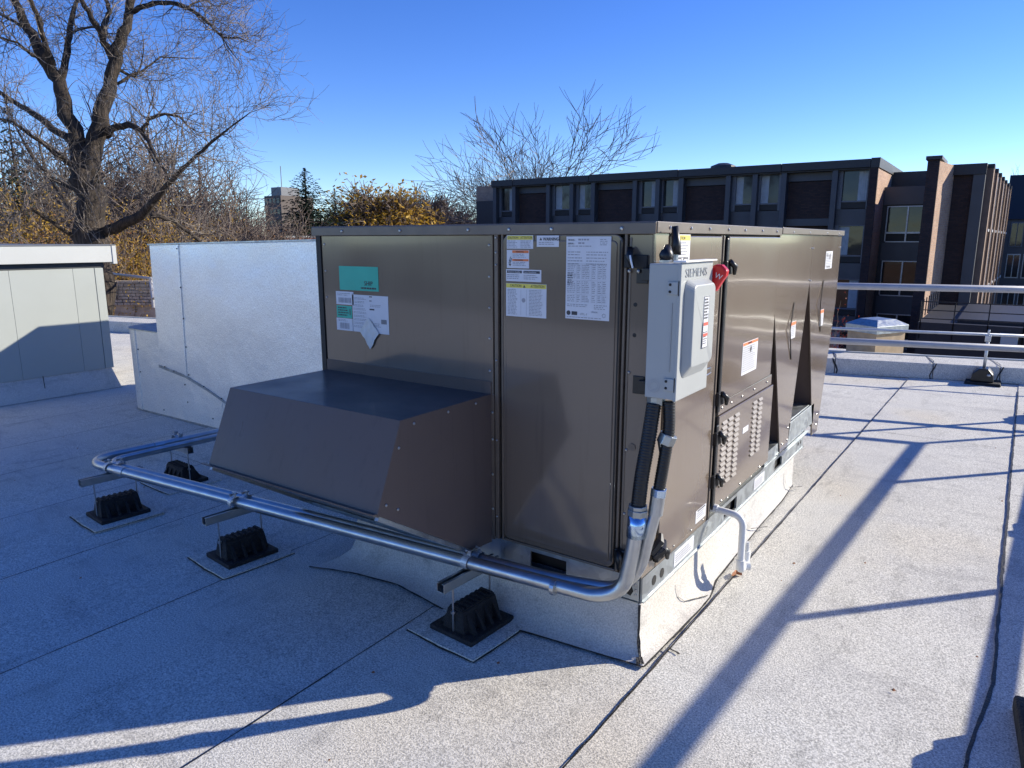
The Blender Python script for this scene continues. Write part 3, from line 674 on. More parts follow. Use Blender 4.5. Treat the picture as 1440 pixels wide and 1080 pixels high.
textmesh('UTL-1', .012, 'greyink', s, (-.285, dI, 1.368), 'F'); textmesh('CFSCN', .009, 'greyink', s, (-.238, dI, 1.379), 'F')
m = MB()
for k in range(8):
    a = k * math.pi / 4; m.add([(-.182 + .006 * math.cos(a - .2), dI, 1.371 + .006 * math.sin(a - .2)), (-.182 + .010 * math.cos(a), dI, 1.371 + .010 * math.sin(a)), (-.182 + .006 * math.cos(a + .2), dI, 1.371 + .006 * math.sin(a + .2)), (-.182 + .004 * math.cos(a), dI, 1.371 + .004 * math.sin(a))], [(0, 1, 2, 3)])
part('star_symbol', m, 'ink', s)
# shipping papers on the left panel
YP = .0078
s = sticker('F', -1.646, -1.379, 1.412, 1.527, YP, 'green', name='shipping_label')
textmesh('SHIP', .030, 'ink', s, (-1.475, -YP - .0006, 1.438), 'F', bold=.0002); m = MB(); para('F', m, -1.497, -1.385, 1.418, 1.433, -YP - .0006, .014, 1, 69, .6); part('fine_print', m, 'ink', s)
s = sticker('F', -1.676, -1.552, 1.340, 1.404, YP, name='shipping_label')
m = MB(); para('F', m, -1.665, -1.575, 1.376, 1.398, -YP - .0006, .008, 1, 70)
r = random.Random(5); u = -1.658
while u < -1.57: wd = r.choice((.0015, .003, .0045)); quadF(m, u, u + wd, 1.349, 1.374, -YP - .0006); u += wd + r.choice((.0015, .003))
part('barcode', m, 'greyink', s)
s = sticker('F', -1.676, -1.568, 1.274, 1.334, YP, 'green', name='shipping_label')
m = MB(); para('F', m, -1.665, -1.59, 1.28, 1.330, -YP - .0006, .012, 1, 71, .5); quadF(m, -1.583, -1.577, 1.29, 1.32, -YP - .0006); part('print', m, 'ink', s)
s = sticker('F', -1.68, -1.566, 1.212, 1.272, YP, name='shipping_label')
m = MB(); para('F', m, -1.665, -1.60, 1.255, 1.268, -YP - .0006, .006, 1, 72); u = -1.655
while u < -1.59: wd = r.choice((.0015, .003, .0045)); quadF(m, u, u + wd, 1.220, 1.250, -YP - .0006); u += wd + r.choice((.0015, .003))
part('barcode', m, 'greyink', s)
s = sticker('F', -1.562, -1.320, 1.212, 1.392, YP, name='shipping_paper')
m = MB(); 
for k in range(9): para('F', m, -1.555, -1.465, 1.372 - k * .017 - .008, 1.380 - k * .017, -YP - .0006, .006, 1, 80 + k)
para('F', m, -1.440, -1.365, 1.33, 1.350, -YP - .0006, .007, 1, 95); para('F', m, -1.44, -1.37, 1.24, 1.262, -YP - .0006, .007, 1, 96)
part('fine_print', m, 'greyink', s)
m = MB(); quadF(m, -1.444, -1.424, 1.383, 1.388, -YP - .0006); quadF(m, -1.444, -1.428, 1.364, 1.368, -YP - .0006); quadF(m, -1.444, -1.412, 1.322, 1.329, -YP - .0006); quadF(m, -1.44, -1.428, 1.262, 1.267, -YP - .0006)
for k in range(8): quadF(m, -1.368 + k * .0045, -1.3655 + k * .0045, 1.26, 1.281, -YP - .0006)
part('bold_print', m, 'ink', s)
m = MB(); g = []
cx, cz = -1.447, 1.215
for i in range(7):
    for j in range(7):
        a, b = (i / 6 - .5) * .095, (j / 6 - .5) * .10
        x = cx + (a - b) * .68; z = cz + (a + b) * .72 - (.012 if i + j < 3 else 0); g.append((x, -.011 - rnd.uniform(0, .006), z))
m.add(g, [(i * 7 + j, (i + 1) * 7 + j, (i + 1) * 7 + j + 1, i * 7 + j + 1) for i in range(6) for j in range(6)])
pk = part('packing_slip', m, 'paper', unit); 
# labels on the right side
def slabel(y0, y1, z0, z1, head, d, seed, hh=.16):
    s = sticker('R', y0, y1, z0, z1, d)
    if head: pr('R', s, [(y0 + .003, y1 - .003, z1 - (z1 - z0) * hh, z1 - .003)], head, d + .0005)
    m = MB(); para('R', m, y0 + .012, y1 - .010, z0 + .005, z1 - (z1 - z0) * (hh + .03), d + .0006, .011, .95, seed); part('fine_print', m, 'greyink', s)
    return s
s = slabel(1.10, 1.355, .985, 1.150, 'orange', .0112, 101, .10)
textmesh('WARNING', .014, 'ink', s, (.0120, 1.18, 1.1365), 'R')
m = MB().add([(.0120, 1.215, 1.105), (.0120, 1.235, 1.085), (.0120, 1.25, 1.11), (.0120, 1.235, 1.125)], [(0, 1, 2, 3)]); part('figure_symbol', m, 'ink', s)
s = slabel(.165, .320, 1.545, 1.672, 'yellow', .0112, 102, .18); textmesh('CAUTION', .018, 'ink', s, (.0120, .185, 1.652), 'R')
m = MB(); quadR(m, .185, .235, 1.56, 1.585, .0120); quadR(m, .255, .305, 1.56, 1.585, .0120); part('black_mark', m, 'ink', s)
m = MB(); quadR(m, .192, .228, 1.566, 1.579, .0124); quadR(m, .262, .298, 1.566, 1.579, .0124); part('white_mark', m, 'label', s)
s = slabel(2.06, 2.18, 1.06, 1.165, 'orange', .0052, 103, .22); s = slabel(2.86, 2.97, 1.06, 1.175, 'orange', .0052, 104, .22)
s = slabel(2.885, 3.10, 1.455, 1.575, None, .0052, 105)
m = MB(); quadR(m, 2.90, 2.96, 1.54, 1.565, .0058); quadR(m, 2.99, 3.05, 1.52, 1.56, .0058); quadR(m, 2.93, 3.05, 1.46, 1.475, .0058); part('barcode', m, 'greyink', s)
s = slabel(.555, .685, .385, .445, None, .0112, 106); pr('R', s, [(.575, .672, .437, .443)], 'ink', .0118)
s = slabel(.33, .56, .262, .328, None, .0055, 107); s = slabel(1.50, 1.70, .262, .325, None, .0055, 108)
s = None

# ==================================================================  DISCONNECT SWITCH
bx0, bx1, by0, by1, bz0, bz1 = .030, .148, -.105, .205, 1.10, 1.572
dsw = thing('disconnect_switch', 'pale grey electrical disconnect box with red lever on the unit corner', 'electrical box', (.03, 0, 1.10))
part('enclosure', MB().box(bx0, bx1 - .006, by0 + .003, by1 - .003, bz0, bz1), 'boxgrey', dsw, bevel=.004, seg=3)
cov = part('front_cover', MB().box(bx1 - .012, bx1, by0, by1, bz0 - .004, bz1 + .003), 'boxgrey', dsw, bevel=.004, seg=3)
part('top_flap', MB().box(bx1 - .035, bx1 + .012, by0 + .01, by1 + .01, bz1 + .004, bz1 + .010), 'white', dsw, bevel=.002)
# raised dome on the cover
def ring(y0, y1, z0, z1, x): return [(x, y0, z0), (x, y1, z0), (x, y1, z1), (x, y0, z1)]
dm = MB()
A = [(bx1, y, z) for y, z in rrect(by0 + .035, by1 - .035, bz0 + .07, bz1 - .055, .03)]
B = [(bx1 + .030 * (1 if z > 1.22 else max(.12, (z - 1.15) / .07)), y, z) for y, z in rrect(by0 + .055, by1 - .045, bz0 + .11, bz1 - .075, .025)]
part('cover_dome', dm.loft(A, B), 'boxgrey', dsw, bevel=.006, seg=3)
textmesh('SIEMENS', .042, 'frameL', cov, (bx1 + .0015, -.070, bz1 - .046), 'R', 'brand_lettering', bold=0, sx=1.36)
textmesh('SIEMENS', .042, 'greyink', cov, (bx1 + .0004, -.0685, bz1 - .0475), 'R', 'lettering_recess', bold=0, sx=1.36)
s = sticker('R', .045, .095, 1.27, 1.455, bx1 + .0315, 'label', dsw)
m = MB(); para('R', m, .048, .092, 1.365, 1.45, bx1 + .032, .011, 1, 201, .6); para('R', m, .048, .092, 1.278, 1.33, bx1 + .032, .008, .9, 202)
part('fine_print', m, 'ink', s); pr('R', s, [(.048, .092, 1.350, 1.362), (.048, .092, 1.312, 1.322)], 'redink', bx1 + .0322)
m = MB(); 
for a in (.045, .094): quadR(m, a, a + .0015, 1.27, 1.455, bx1 + .0322)
quadR(m, .045, .095, 1.27, 1.272, bx1 + .0322); quadR(m, .045, .095, 1.453, 1.455, bx1 + .0322); part('rule_line', m, 'ink', s)
for z in (1.49, 1.155):
    h = part('hinge', MB().box(bx1 - .046, bx1 - .008, by0 - .004, by0 + .002, z - .022, z + .022), 'boxgrey', dsw, bevel=.002)
    part('screw', MB().disc((bx1 - .036, by0 - .004, z + .012), (0, -1, 0), .005, .004).disc((bx1 - .036, by0 - .004, z - .012), (0, -1, 0), .005, .004), 'gasket', h)
    part('hinge_gap', MB().box(bx1 - .007, bx1 - .0055, by0 - .0035, by0 + .002, z - .026, z + .026), 'gasket', h)
part('side_rib', MB().box(bx1 - .030, bx1 - .027, by0 - .001, by0 + .004, 1.20, 1.44), 'boxgrey', dsw, bevel=.001)
m = MB(); n = 26
for r0 in (.014, .022):
    base = len(m.v)
    m.v += [(bx0 + .035 + q * math.cos(2 * math.pi * k / n), by0 - .0002, 1.145 + q * math.sin(2 * math.pi * k / n)) for q in (r0, r0 + .0012) for k in range(n)]
    m.f += [(base + k, base + (k + 1) % n, base + n + (k + 1) % n, base + n + k) for k in range(n)]
part('knockout_ring', m, 'greyink', dsw)
# lever
from mathutils import Matrix as _M
lev = part('handle_lever', MB().prism([(.080, 1.37), (.105, 1.37), (.152, 1.455), (.112, 1.490), (.080, 1.44)][::-1], 'y', .226, .236), 'boxgrey', dsw, bevel=.003)
grip = part('handle_grip', MB().prism([(.114, 1.490), (.155, 1.458), (.181, 1.503), (.193, 1.520), (.197, 1.541), (.176, 1.561), (.150, 1.563), (.135, 1.552)][::-1], 'y', .216, .252), 'red', dsw, bevel=.008, seg=3, label='bright red vinyl grip')
textmesh('W', .028, 'label', grip, (.150, .2155, 1.515), 'F', 'grip_mark', rot=-20)
part('pivot', MB().tube([(.09, .200, 1.43), (.09, .245, 1.43)], .02, 12), 'boxgrey', dsw)
part('padlock_loop', MB().tube([(.14, .208, 1.165), (.15, .235, 1.17), (.15, .24, 1.15), (.14, .215, 1.14)], .003, 6), 'screw', dsw)
for z in (1.53, 1.12):
    part('strut_channel', MB().box(.006, .030, -.06, .20, z - .02, z + .02), 'black', dsw, bevel=.002)
part('conduit_hub', MB().tube([(.045 + .012, -.06, 1.098), (.057, -.06, 1.07)], .034, 10), 'strut', dsw)
# sensor/black knob things on top
kb = part('cable_gland', MB().tube([(.06, -.03, 1.575), (.06, -.03, 1.60), (.055, -.01, 1.63)], [.02, .026, .012], 10).tube([(.06, .05, 1.60), (.06, .055, 1.64), (.055, .05, 1.70)], [.022, .017, .012], 10), 'black', dsw, smooth=True)
part('gland_nut', MB().tube([(.06, .05, 1.575), (.06, .05, 1.60)], .013, 8).tube([(.06, -.03, 1.574), (.06, -.03, 1.582)], .024, 8), 'screw', dsw)

# ==================================================================  CONDUITS
def conduit(path, r, label, flex_n, joints, unionsat, name='electrical_conduit'):
    root = thing(name, label, 'conduit', path[-1])
    return root
c1 = thing('electrical_conduit', 'thick galvanised conduit in front sweeping up to a black flexible hose', 'conduit', (-.6, -.21, .31))
flex1 = fillet([(.057, -.075, 1.075), (.050, -.105, .92), (.040, -.125, .80), (.032, -.128, .672)], .08)
def flexhose(pts, r, parent):
    P = [Vector(p) for p in pts]; L = 0; out = []; rad = []
    D = [0]
    for a, b in zip(P, P[1:]): D.append(D[-1] + (b - a).length)
    n = int(D[-1] / .0035)
    for i in range(n + 1):
        d = D[-1] * i / n
        k = max(j for j in range(len(D)) if D[j] <= d + 1e-9); k = min(k, len(P) - 2)
        t = (d - D[k]) / max(1e-9, D[k + 1] - D[k]); out.append(P[k].lerp(P[k + 1], t)); rad.append(r * (1.0 if i % 3 else .90))
    return smooth_by_angle(part('flexible_hose', MB().tube(out, rad, 14), 'black', parent), 80)
flexhose(flex1, .0275, c1)
part('connector_nut', MB().tube([(.0325, -.1275, .700), (.0325, -.1275, .684)], .036, 8).tube([(.0325, -.1275, .684), (.0320, -.128, .660)], [.039, .039], 8), 'strut', c1, bevel=.002)
part('coupling', MB().tube([(.032, -.128, .662), (.028, -.129, .575)], .0345, 18), 'zinc', c1, smooth=True)
rigid1 = fillet([(.029, -.129, .60), (.018, -.132, .500), (-.005, -.145, .36), (-.10, -.168, .312), (-.28, -.184, .312), (-3.17, -.445, .312)], .16)
p = part('rigid_pipe', MB().tube(rigid1, .0285, 18), 'conduit', c1); smooth_by_angle(p, 60)
el = fillet([(-3.12, -.442, .312), (-3.50, -.47, .312), (-3.46, -.02, .312), (-3.40, .9, .312), (-3.39, 1.3, .312)], .21, 12)
p = part('rigid_pipe', MB().tube(el, .0285, 18), 'conduit', c1); smooth_by_angle(p, 60)
for a, b in (((-.268, -.2, .312), (-.285, -.201, .312)), ((-3.08, -.439, .312), (-3.15, -.4435, .312)), ((-3.455, -.06, .312), (-3.45, .0, .312))):
    part('coupling', MB().tube([a, b], .0315, 18), 'conduit', c1, smooth=False)
c2 = thing('electrical_conduit', 'thinner galvanised conduit running just behind the thick one to the second hose', 'conduit', (-.6, -.13, .33))
flex2 = fillet([(.105, -.055, 1.085), (.112, -.060, .98), (.108, -.075, .90), (.095, -.090, .755)], .08)
flexhose(flex2, .0225, c2)
part('connector_nut', MB().tube([(.112, -.060, .965), (.100, -.066, .93)], .034, 8).tube([(.088, -.07, .945), (.096, -.068, .90)], .016, 8), 'strut', c2, bevel=.002)
part('connector_nut', MB().tube([(.0955, -.089, .765), (.0935, -.091, .735)], .031, 6), 'zinc', c2, bevel=.002, label='bright blue tinted zinc nut')
part('coupling', MB().tube([(.0935, -.091, .738), (.087, -.094, .665)], .027, 16), 'conduit', c2)
rigid2 = fillet([(.088, -.094, .68), (.066, -.098, .57), (.035, -.098, .42), (-.06, -.095, .325), (-.28, -.118, .306), (-3.13, -.376, .306), (-3.40, -.398, .306), (-3.385, -.10, .306), (-3.32, .9, .306), (-3.31, 1.3, .306)], .15)
p = part('rigid_pipe', MB().tube(rigid2, .0225, 16), 'conduit', c2); smooth_by_angle(p, 60)

# ==================================================================  CONDUIT SUPPORTS
def make_support(label):
    t = thing('conduit_support', label, 'pipe support', (0, 0, 0), 'rubber block supports under the conduits')
    pad = [(-.19, -.20), (.0, -.205), (.185, -.20), (.19, 0), (.185, .19), (0, .20), (-.185, .19), (-.19, 0)]
    pm = part('membrane_pad', MB().loft([(x, y, .0) for x, y in pad], [(x, y, .0165) for x, y in pad]), 'membrane', t)
    part('pad_bead', ragged([(x * 1.025, y * 1.025, 0) for x, y in pad[:5]], .006, .013, .0100, .001, .03, .4, 5), 'bitumen', t)
    b = part('rubber_base', MB().box(-.120, .120, -.140, .140, .0145, .038), 'rubber', t, bevel=.004)
    part('rubber_block', MB().loft([(-.062, -.118, .038), (.062, -.118, .038), (.062, .118, .038), (-.062, .118, .038)], [(-.042, -.108, .128), (.042, -.108, .128), (.042, .108, .128), (-.042, .108, .128)]), 'rubber', t, bevel=.004)
    for k in range(4):
        y = -.082 + k * .054
        for sx in (-1, 1):
            part('block_rib', MB().loft([(sx * .060, y - .008, .038), (sx * .098, y - .008, .038), (sx * .098, y + .008, .038), (sx * .060, y + .008, .038)], [(sx * .041, y - .007, .112), (sx * .050, y - .007, .112), (sx * .050, y + .007, .112), (sx * .041, y + .007, .112)]), 'rubber', t)
    part('block_cap', MB().box(-.038, .038, -.106, .106, .128, .134), 'rubber', t, bevel=.002)
    for k in range(7):
        part('cap_tooth', MB().box(-.034, .034, -.100 + k * .031, -.086 + k * .031, .134, .140), 'rubber', t)
    for sx, sy in ((0, -.118), (0, .118)):
        rd = part('threaded_rod', MB().tube([(sx, sy, .036), (sx, sy, .262)], .0042, 8), 'screw', t)
        part('nut', MB().tube([(sx, sy, .118), (sx, sy, .128)], .010, 6), 'screw', rd)
    # slotted channel, open on top
    part('strut_channel', MB().box(-.021, .021, -.19, .16, .240, .244).box(-.021, -.0175, -.19, .16, .244, .282).box(.0175, .021, -.19, .16, .244, .282).box(-.0175, -.009, -.19, .16, .279, .282).box(.009, .0175, -.19, .16, .279, .282), 'strut', t, bevel=.001)
    return t
sup = make_support('rubber conduit support nearest the camera, in front of the taupe door')
def clamps(root, ys_):
    for y, r in ys_:
        m = MB(); pts = [(0, y + (r + .004) * math.cos(a), .312 + (r + .004) * math.sin(a)) for a in [R(-200 + 20 * k + 180) for k in range(12)]]
        m.tube(pts, .0045, 4)
        for (x, yy, z) in pts[:-1]: pass
        mm = MB(); P = [Vector((0, y + (r + .003) * math.cos(R(a)), .312 + (r + .003) * math.sin(R(a)))) for a in range(-30, 211, 15)]
        for p_, q_ in zip(P, P[1:]):
            d = (p_ - Vector((0, y, .312))).normalized() * .003; e = (q_ - Vector((0, y, .312))).normalized() * .003; X = Vector((.016, 0, 0))
            mm.loft([p_ - X, p_ + X, p_ + X + d, p_ - X + d], [q_ - X, q_ + X, q_ + X + e, q_ - X + e])
        mm.box(-.014, .014, y - .003, y + .003, .312 + r, .312 + r + .026)
        cl = part('pipe_clamp', mm, 'rail', root)
        part('clamp_bolt', MB().tube([(0, y - .02, .312 + r + .018), (0, y + .016, .312 + r + .018)], .005, 6).tube([(.0, y - .024, .312 + r + .018), (0, y - .016, .312 + r + .018)], .009, 6), 'screw', cl)
clamps(sup, ((-.02, .0285), (.045, .0225)))
sup.location = (-.69, -.20, 0); sup.rotation_euler = (0, 0, R(-4))
instance(sup, (-2.12, -.365 + .02, 0), R(-6), 1, 'rubber conduit support in front of the hood, second from the camera')
instance(sup, (-3.24, -.43, 0), R(-5), 1, 'rubber conduit support beside the conduit bend, leftmost of the front row')
instance(sup, (-3.50, .13, 0), R(-93), 1, 'rubber conduit support standing behind the bend, nearest the silver duct')
# conduit clamps on shared supports placed relative to pipes

# ==================================================================  PVC CONDENSATE TRAP
pv = thing('condensate_drain', 'white plastic condensate drain pipe with trap below the sunlit side', 'drain pipe', (.0, .80, .37))
pts = fillet([(-.02, .80, .385), (.155, .80, .372), (.155, .80, .155)], .055, 8)
p = part('drain_pipe', MB().tube(pts, .0165, 14), 'pvc', pv); smooth_by_angle(p, 60)
pts = fillet([(.155, .80, .155), (.155, .80, .105), (.155, .875, .105), (.155, .885, .16)], .035, 6)
p = part('trap_elbow', MB().tube(pts, .0215, 14), 'pvc', pv); smooth_by_angle(p, 60)
part('open_end', MB().tube([(.155, .885, .15), (.155, .885, .215)], .0145, 14), 'clear', pv)
part('collar', MB().tube([(.155, .885, .145), (.155, .885, .17)], .0205, 14), 'pvc', pv)
part('collar', MB().tube([(-.005, .80, .385), (.03, .80, .383)], .021, 14), 'pvc', pv)
part('trap_cap', MB().tube([(.155, .845, .105), (.185, .86, .105)], .019, 14), 'pvc', pv)

# leaf on roof
m = MB(); lf = []
for k in range(14):
    a = k / 14 * 2 * math.pi; rr = .028 * (1 + .35 * math.cos(3 * a)); lf.append((.105 + rr * .7 * math.cos(a), .93 + rr * 1.3 * math.sin(a), .014 + .012 * abs(math.sin(a * 1.5))))
m.add(lf + [(.105, .93, .012)], [(k, (k + 1) % 14, 14) for k in range(14)])
tag(part('fallen_leaf', m, 'leaf'), 'curled brown leaf lying on the roof seam near the drain trap', 'leaf')
def crumbs():
    m = MB(); r = random.Random(3)
    for k in range(110):
        x, y = r.uniform(-6.5, 2), r.uniform(-1.8, 5)
        s = r.uniform(.003, .009); z = .010
        m.add([(x - s, y, z), (x, y - s * .7, z), (x + s, y + s * .3, z), (x, y + s, z + s * .6)], [(0, 1, 3), (1, 2, 3), (0, 3, 2)])
    part('roof_debris', m, 'leaf', stuff=True)['label'] = 'scattered crumbs of dead leaf and bitumen on the roof'
crumbs()

# ==================================================================  DUCTS
def screws_on(pts, n, r=.007):
    m = MB()
    for p in pts: m.disc(p, n, r, .006)
    return m
d1 = thing('return_duct', 'embossed silver insulated duct leaving the left side of the unit', 'duct', (-3.6, 1.5, 0))
poly = [(-5.28, 1.612), (-5.30, .508), (-4.87, .455), (-4.52, .365), (-4.18, .256), (-3.8, .14), (-1.80, .12), (-1.80, 1.655), (-3.0, 1.652), (-4.8, 1.622)]
part('duct_jacket', MB().prism(poly[::-1], 'y', 1.03, 2.02), 'duct', d1, bevel=.012, seg=3)
part('jacket_seam', MB().prism([(-5.80, .02), (-5.785, .02), (-5.785, .80), (-5.80, .80)], 'y', 1.078, 1.090), 'duct', d1)
part('jacket_seam', MB().prism([(-4.835, 1.615), (-4.80, 1.615), (-4.855, .462), (-4.89, .466)], 'y', 1.022, 1.031), 'duct', d1, bevel=.003)
part('top_edge', MB().prism([(-5.29, 1.607), (-4.8, 1.618), (-3.0, 1.648), (-1.81, 1.652), (-1.81, 1.660), (-3.0, 1.658), (-4.8, 1.629), (-5.29, 1.619)], 'y', 1.020, 2.03), 'galv', d1)
part('lap_strip', MB().prism([(-5.30, .500), (-4.87, .447), (-4.52, .357), (-4.18, .248), (-3.8, .132), (-3.8, .142), (-4.18, .264), (-4.52, .377), (-4.87, .470), (-5.30, .525)], 'y', 1.020, 1.034), 'galv', d1)
part('screw', screws_on([(-4.82, 1.023, z) for z in (1.58, 1.25, .98, .73, .48)] + [(-5.2, 1.023, .515), (-5.05, 1.023, .49), (-4.6, 1.023, .40), (-4.35, 1.023, .325), (-2.99, 1.027, 1.56), (-2.99, 1.027, 1.22), (-2.99, 1.027, .92)], (0, -1, 0)), 'gasket', d1, stuff=True)
lowp = []
def plan_round(x0, x1, y0, y1, r, n=8):
    o = [(x1, y0), (x1, y1), (x0, y1)]
    for k in range(n + 1):
        a = R(180 + 90 * k / n); o.append((x0 + r + r * math.cos(a), y0 + r + r * math.sin(a)))
    return o
p = part('lower_jacket', MB().prism(plan_round(-6.12, -4.42, 1.085, 2.02, .30), 'z', .004, .806), 'duct', d1); smooth_by_angle(p, 30)
p = part('lower_top_rim', MB().prism(plan_round(-6.13, -5.0, 1.078, 2.03, .305), 'z', .806, .816), 'galv', d1)
part('lower_panel', MB().box(-4.428, -3.30, 1.075, 2.0, .02, .34), 'duct', d1, bevel=.006)
part('jacket_seam', MB().box(-4.46, -4.425, 1.072, 1.087, .01, .36), 'duct', d1, bevel=.002)
part('bottom_hem', MB().prism(plan_round(-6.125, -4.42, 1.080, 2.02, .302), 'z', .001, .022), 'galv', d1)
part('screw', screws_on([(-5.0, 1.084, .36), (-4.98, 1.084, .20), (-5.76, 1.084, .40), (-5.76, 1.084, .62), (-4.6, 1.084, .10), (-5.4, 1.084, .07)], (0, -1, 0)), 'gasket', d1, stuff=True)
d2 = thing('supply_duct', 'second silver insulated duct hidden behind the front duct', 'duct', (-3.8, 2.7, 0))
part('duct_jacket', MB().box(-5.87, -1.80, 2.25, 3.15, .12, 1.615), 'duct', d2, bevel=.012)
part('elbow_drop', MB().box(-5.87, -4.9, 2.26, 3.14, .002, .12), 'duct', d2)

# ==================================================================  GREY PENTHOUSE BOX AT LEFT
gb = thing('rooftop_enclosure', 'pale grey green metal clad rooftop box with overhanging cap, left edge', 'rooftop box', (-8.5, 0, 0))
XP = -7.17
part('curb_flashing', MB().loft([(-10.6, -3.2, 0), (XP + .05, -3.2, 0), (XP + .05, 1.56, 0), (-10.6, 1.56, 0)], [(-10.55, -3.1, .262), (XP - .015, -3.1, .262), (XP - .015, 1.49, .262), (-10.55, 1.49, .262)]), 'membrane2', gb, bevel=.01)
part('flashing_bead', ragged([(XP + .02, .78, .12), (XP - .0, .78, .25)], .006, .012, 0, .006, .02, .5, 8, Vector((1, 0, .25)).normalized()), 'bitumen', gb)
part('flashing_bead', ragged([(XP + .06, -3.0, .01), (XP + .06, .72, .01), (XP + .06, 1.56, .01)], .006, .014, 0, .006, .04, .5, 9), 'bitumen', gb)
part('body', MB().box(-10.5, XP - .016, -3.05, 1.50, .262, 1.37), 'panelgrey', gb)
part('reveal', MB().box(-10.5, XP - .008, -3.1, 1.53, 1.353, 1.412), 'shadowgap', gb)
yy = [-3.04, -2.2, -1.37, -.54, .29, .66, 1.18, 1.39]
yy = [-3.04, -2.1, -1.2, -.3, .60, 1.20, 1.42]
for a, b in zip(yy, yy[1:]):
    part('wall_panel', MB().box(XP - .014, XP, a + .001, b - .001, .24, 1.352), 'panelgrey', gb, bevel=.002)
part('corner_trim', MB().box(XP - .05, XP + .004, 1.423, 1.512, .24, 1.352), 'panelgrey', gb, bevel=.003)
part('wall_panel', MB().box(-10.5, XP - .052, 1.500, 1.512, .24, 1.352), 'panelgrey', gb)
part('wall_panel', MB().box(-10.5, XP - .001, -3.06, -3.046, .24, 1.352), 'panelgrey', gb)
part('cap', MB().box(-10.7, XP + .07, -3.25, 1.63, 1.415, 1.592), 'capgrey', gb, bevel=.004)
part('cap_end_trim', MB().box(XP + .0, XP + .078, 1.595, 1.640, 1.395, 1.60), 'capgrey', gb, bevel=.003)
part('cap_edge', MB().box(-10.72, XP + .078, -3.27, 1.638, 1.593, 1.606), 'frame', gb)

# ==================================================================  GUARDRAILS
def post_weight(label_, loc, rz=0, sc=1): pass
gr = thing('guardrail', 'double pipe guardrail crossing the right side of the roof in front of the parapet', 'railing', (1.65, 5.95, 0))
def railpt(x): return (x, 5.21 + (x + .412) * .425 if 0 else 5.40 + (x + .412) * .27)
RA = lambda x, z: (x, 5.43 + (x + .41) * .263, z)
part('top_rail', MB().tube([RA(-3.2, 1.195), RA(2.44, 1.195)], .034, 14), 'railwhite', gr, smooth=True)
part('mid_rail', MB().tube([RA(-3.2, .635), RA(2.44, .635)], .034, 14), 'railwhite', gr, smooth=True)
C = RA(2.44, 0)
def sidept(y, z): return (2.44 - (C[1] - y) * .0603, y, z)
part('top_rail', MB().tube([sidept(C[1], 1.195), sidept(-6, 1.195)], .034, 14), 'railwhite', gr, smooth=True)
part('mid_rail', MB().tube([sidept(C[1], .635), sidept(-6, .635)], .034, 14), 'railwhite', gr, smooth=True)
posts = [RA(1.68, 0), C, sidept(4.95, 0), sidept(2.65, 0), sidept(.36, 0), sidept(-1.95, 0), RA(-3.2, 0)]
for p in posts:
    part('post', MB().tube([(p[0], p[1], 0.02), (p[0], p[1], 1.195)], .026, 12), 'railwhite', gr, smooth=True)
def make_weight(label):
    t = thing('guardrail_counterweight', label, 'counterweight', (0, 0, 0), 'black rubber counterweights of the guardrail')
    part('base_slab', MB().box(-.24, .24, -.20, .20, .008, .07), 'rubber', t, bevel=.012)
    part('block', MB().loft([(-.20, -.16, .07), (.20, -.16, .07), (.20, .16, .07), (-.20, .16, .07)], [(-.15, -.13, .24), (.15, -.13, .24), (.15, .13, .24), (-.15, .13, .24)]), 'rubber', t, bevel=.015)
    part('handle_ridge', MB().box(-.12, .12, -.05, .05, .24, .275), 'rubber', t, bevel=.01)
    for k in range(4):
        part('rib', MB().box(-.17 + k * .1, -.14 + k * .1, -.175, .175, .07, .19), 'rubber', t, bevel=.006)
    return t
w0 = make_weight('black rubber guardrail counterweight cut by the lower right corner of the picture')
w0.location = (1.49, .28, 0); w0.rotation_euler = (0, 0, R(4))
instance(w0, (1.74, 2.78, 0), R(3), 1, 'black rubber counterweight outside the right edge, second along the side rail')
instance(w0, (1.86, 5.05, 0), R(5), 1, 'black rubber counterweight outside the right edge, third along the side rail')
instance(w0, (1.66, 5.86, 0), R(14), .95, 'black rubber counterweight at the guardrail corner beyond the right edge')
# low pipe on small posts at the parapet
lp = thing('gas_pipe', 'thin low steel pipe carried on short posts in front of the parapet', 'pipe', (.93, 7.4, 0))
lpt = lambda x, z=.575: (x, 7.44 + (x - .93) * .0, z)
part('pipe', MB().tube([(-6, 7.44 - 1.8, .575), (-1.2, 7.44 - .48, .575), (2.6, 7.44 + .45, .575)], .0175, 10), 'rail', lp, smooth=True)
sb = thing('pipe_post', 'short steel post with clamp on a black base below the right end of the pipe', 'pipe support', (.935, 7.44, 0))
part('post', MB().tube([(.935, 7.43, .14), (.935, 7.43, .54)], .017, 10), 'rail', sb, smooth=True)
part('clamp', MB().box(.905, .965, 7.40, 7.47, .50, .57).tube([(.935, 7.43, .56), (.935, 7.43, .635)], .014, 8), 'rail', sb, bevel=.006)
part('base', MB().loft([(.76, 7.27, .008), (1.12, 7.27, .008), (1.12, 7.60, .008), (.76, 7.60, .008)], [(.77, 7.28, .035), (1.11, 7.28, .035), (1.11, 7.59, .035), (.77, 7.59, .035)]), 'rubber', sb)
part('block', MB().prism([(-.115 + .93, .035), (.115 + .93, .035), (.10 + .93, .13), (.05 + .93, .19), (-.04 + .93, .19), (-.10 + .93, .13)], 'y', 7.33, 7.54), 'black', sb, bevel=.012)
part('bolt', MB().disc((.99, 7.325, .12), (0, -1, 0), .02, .02), 'screw', sb)
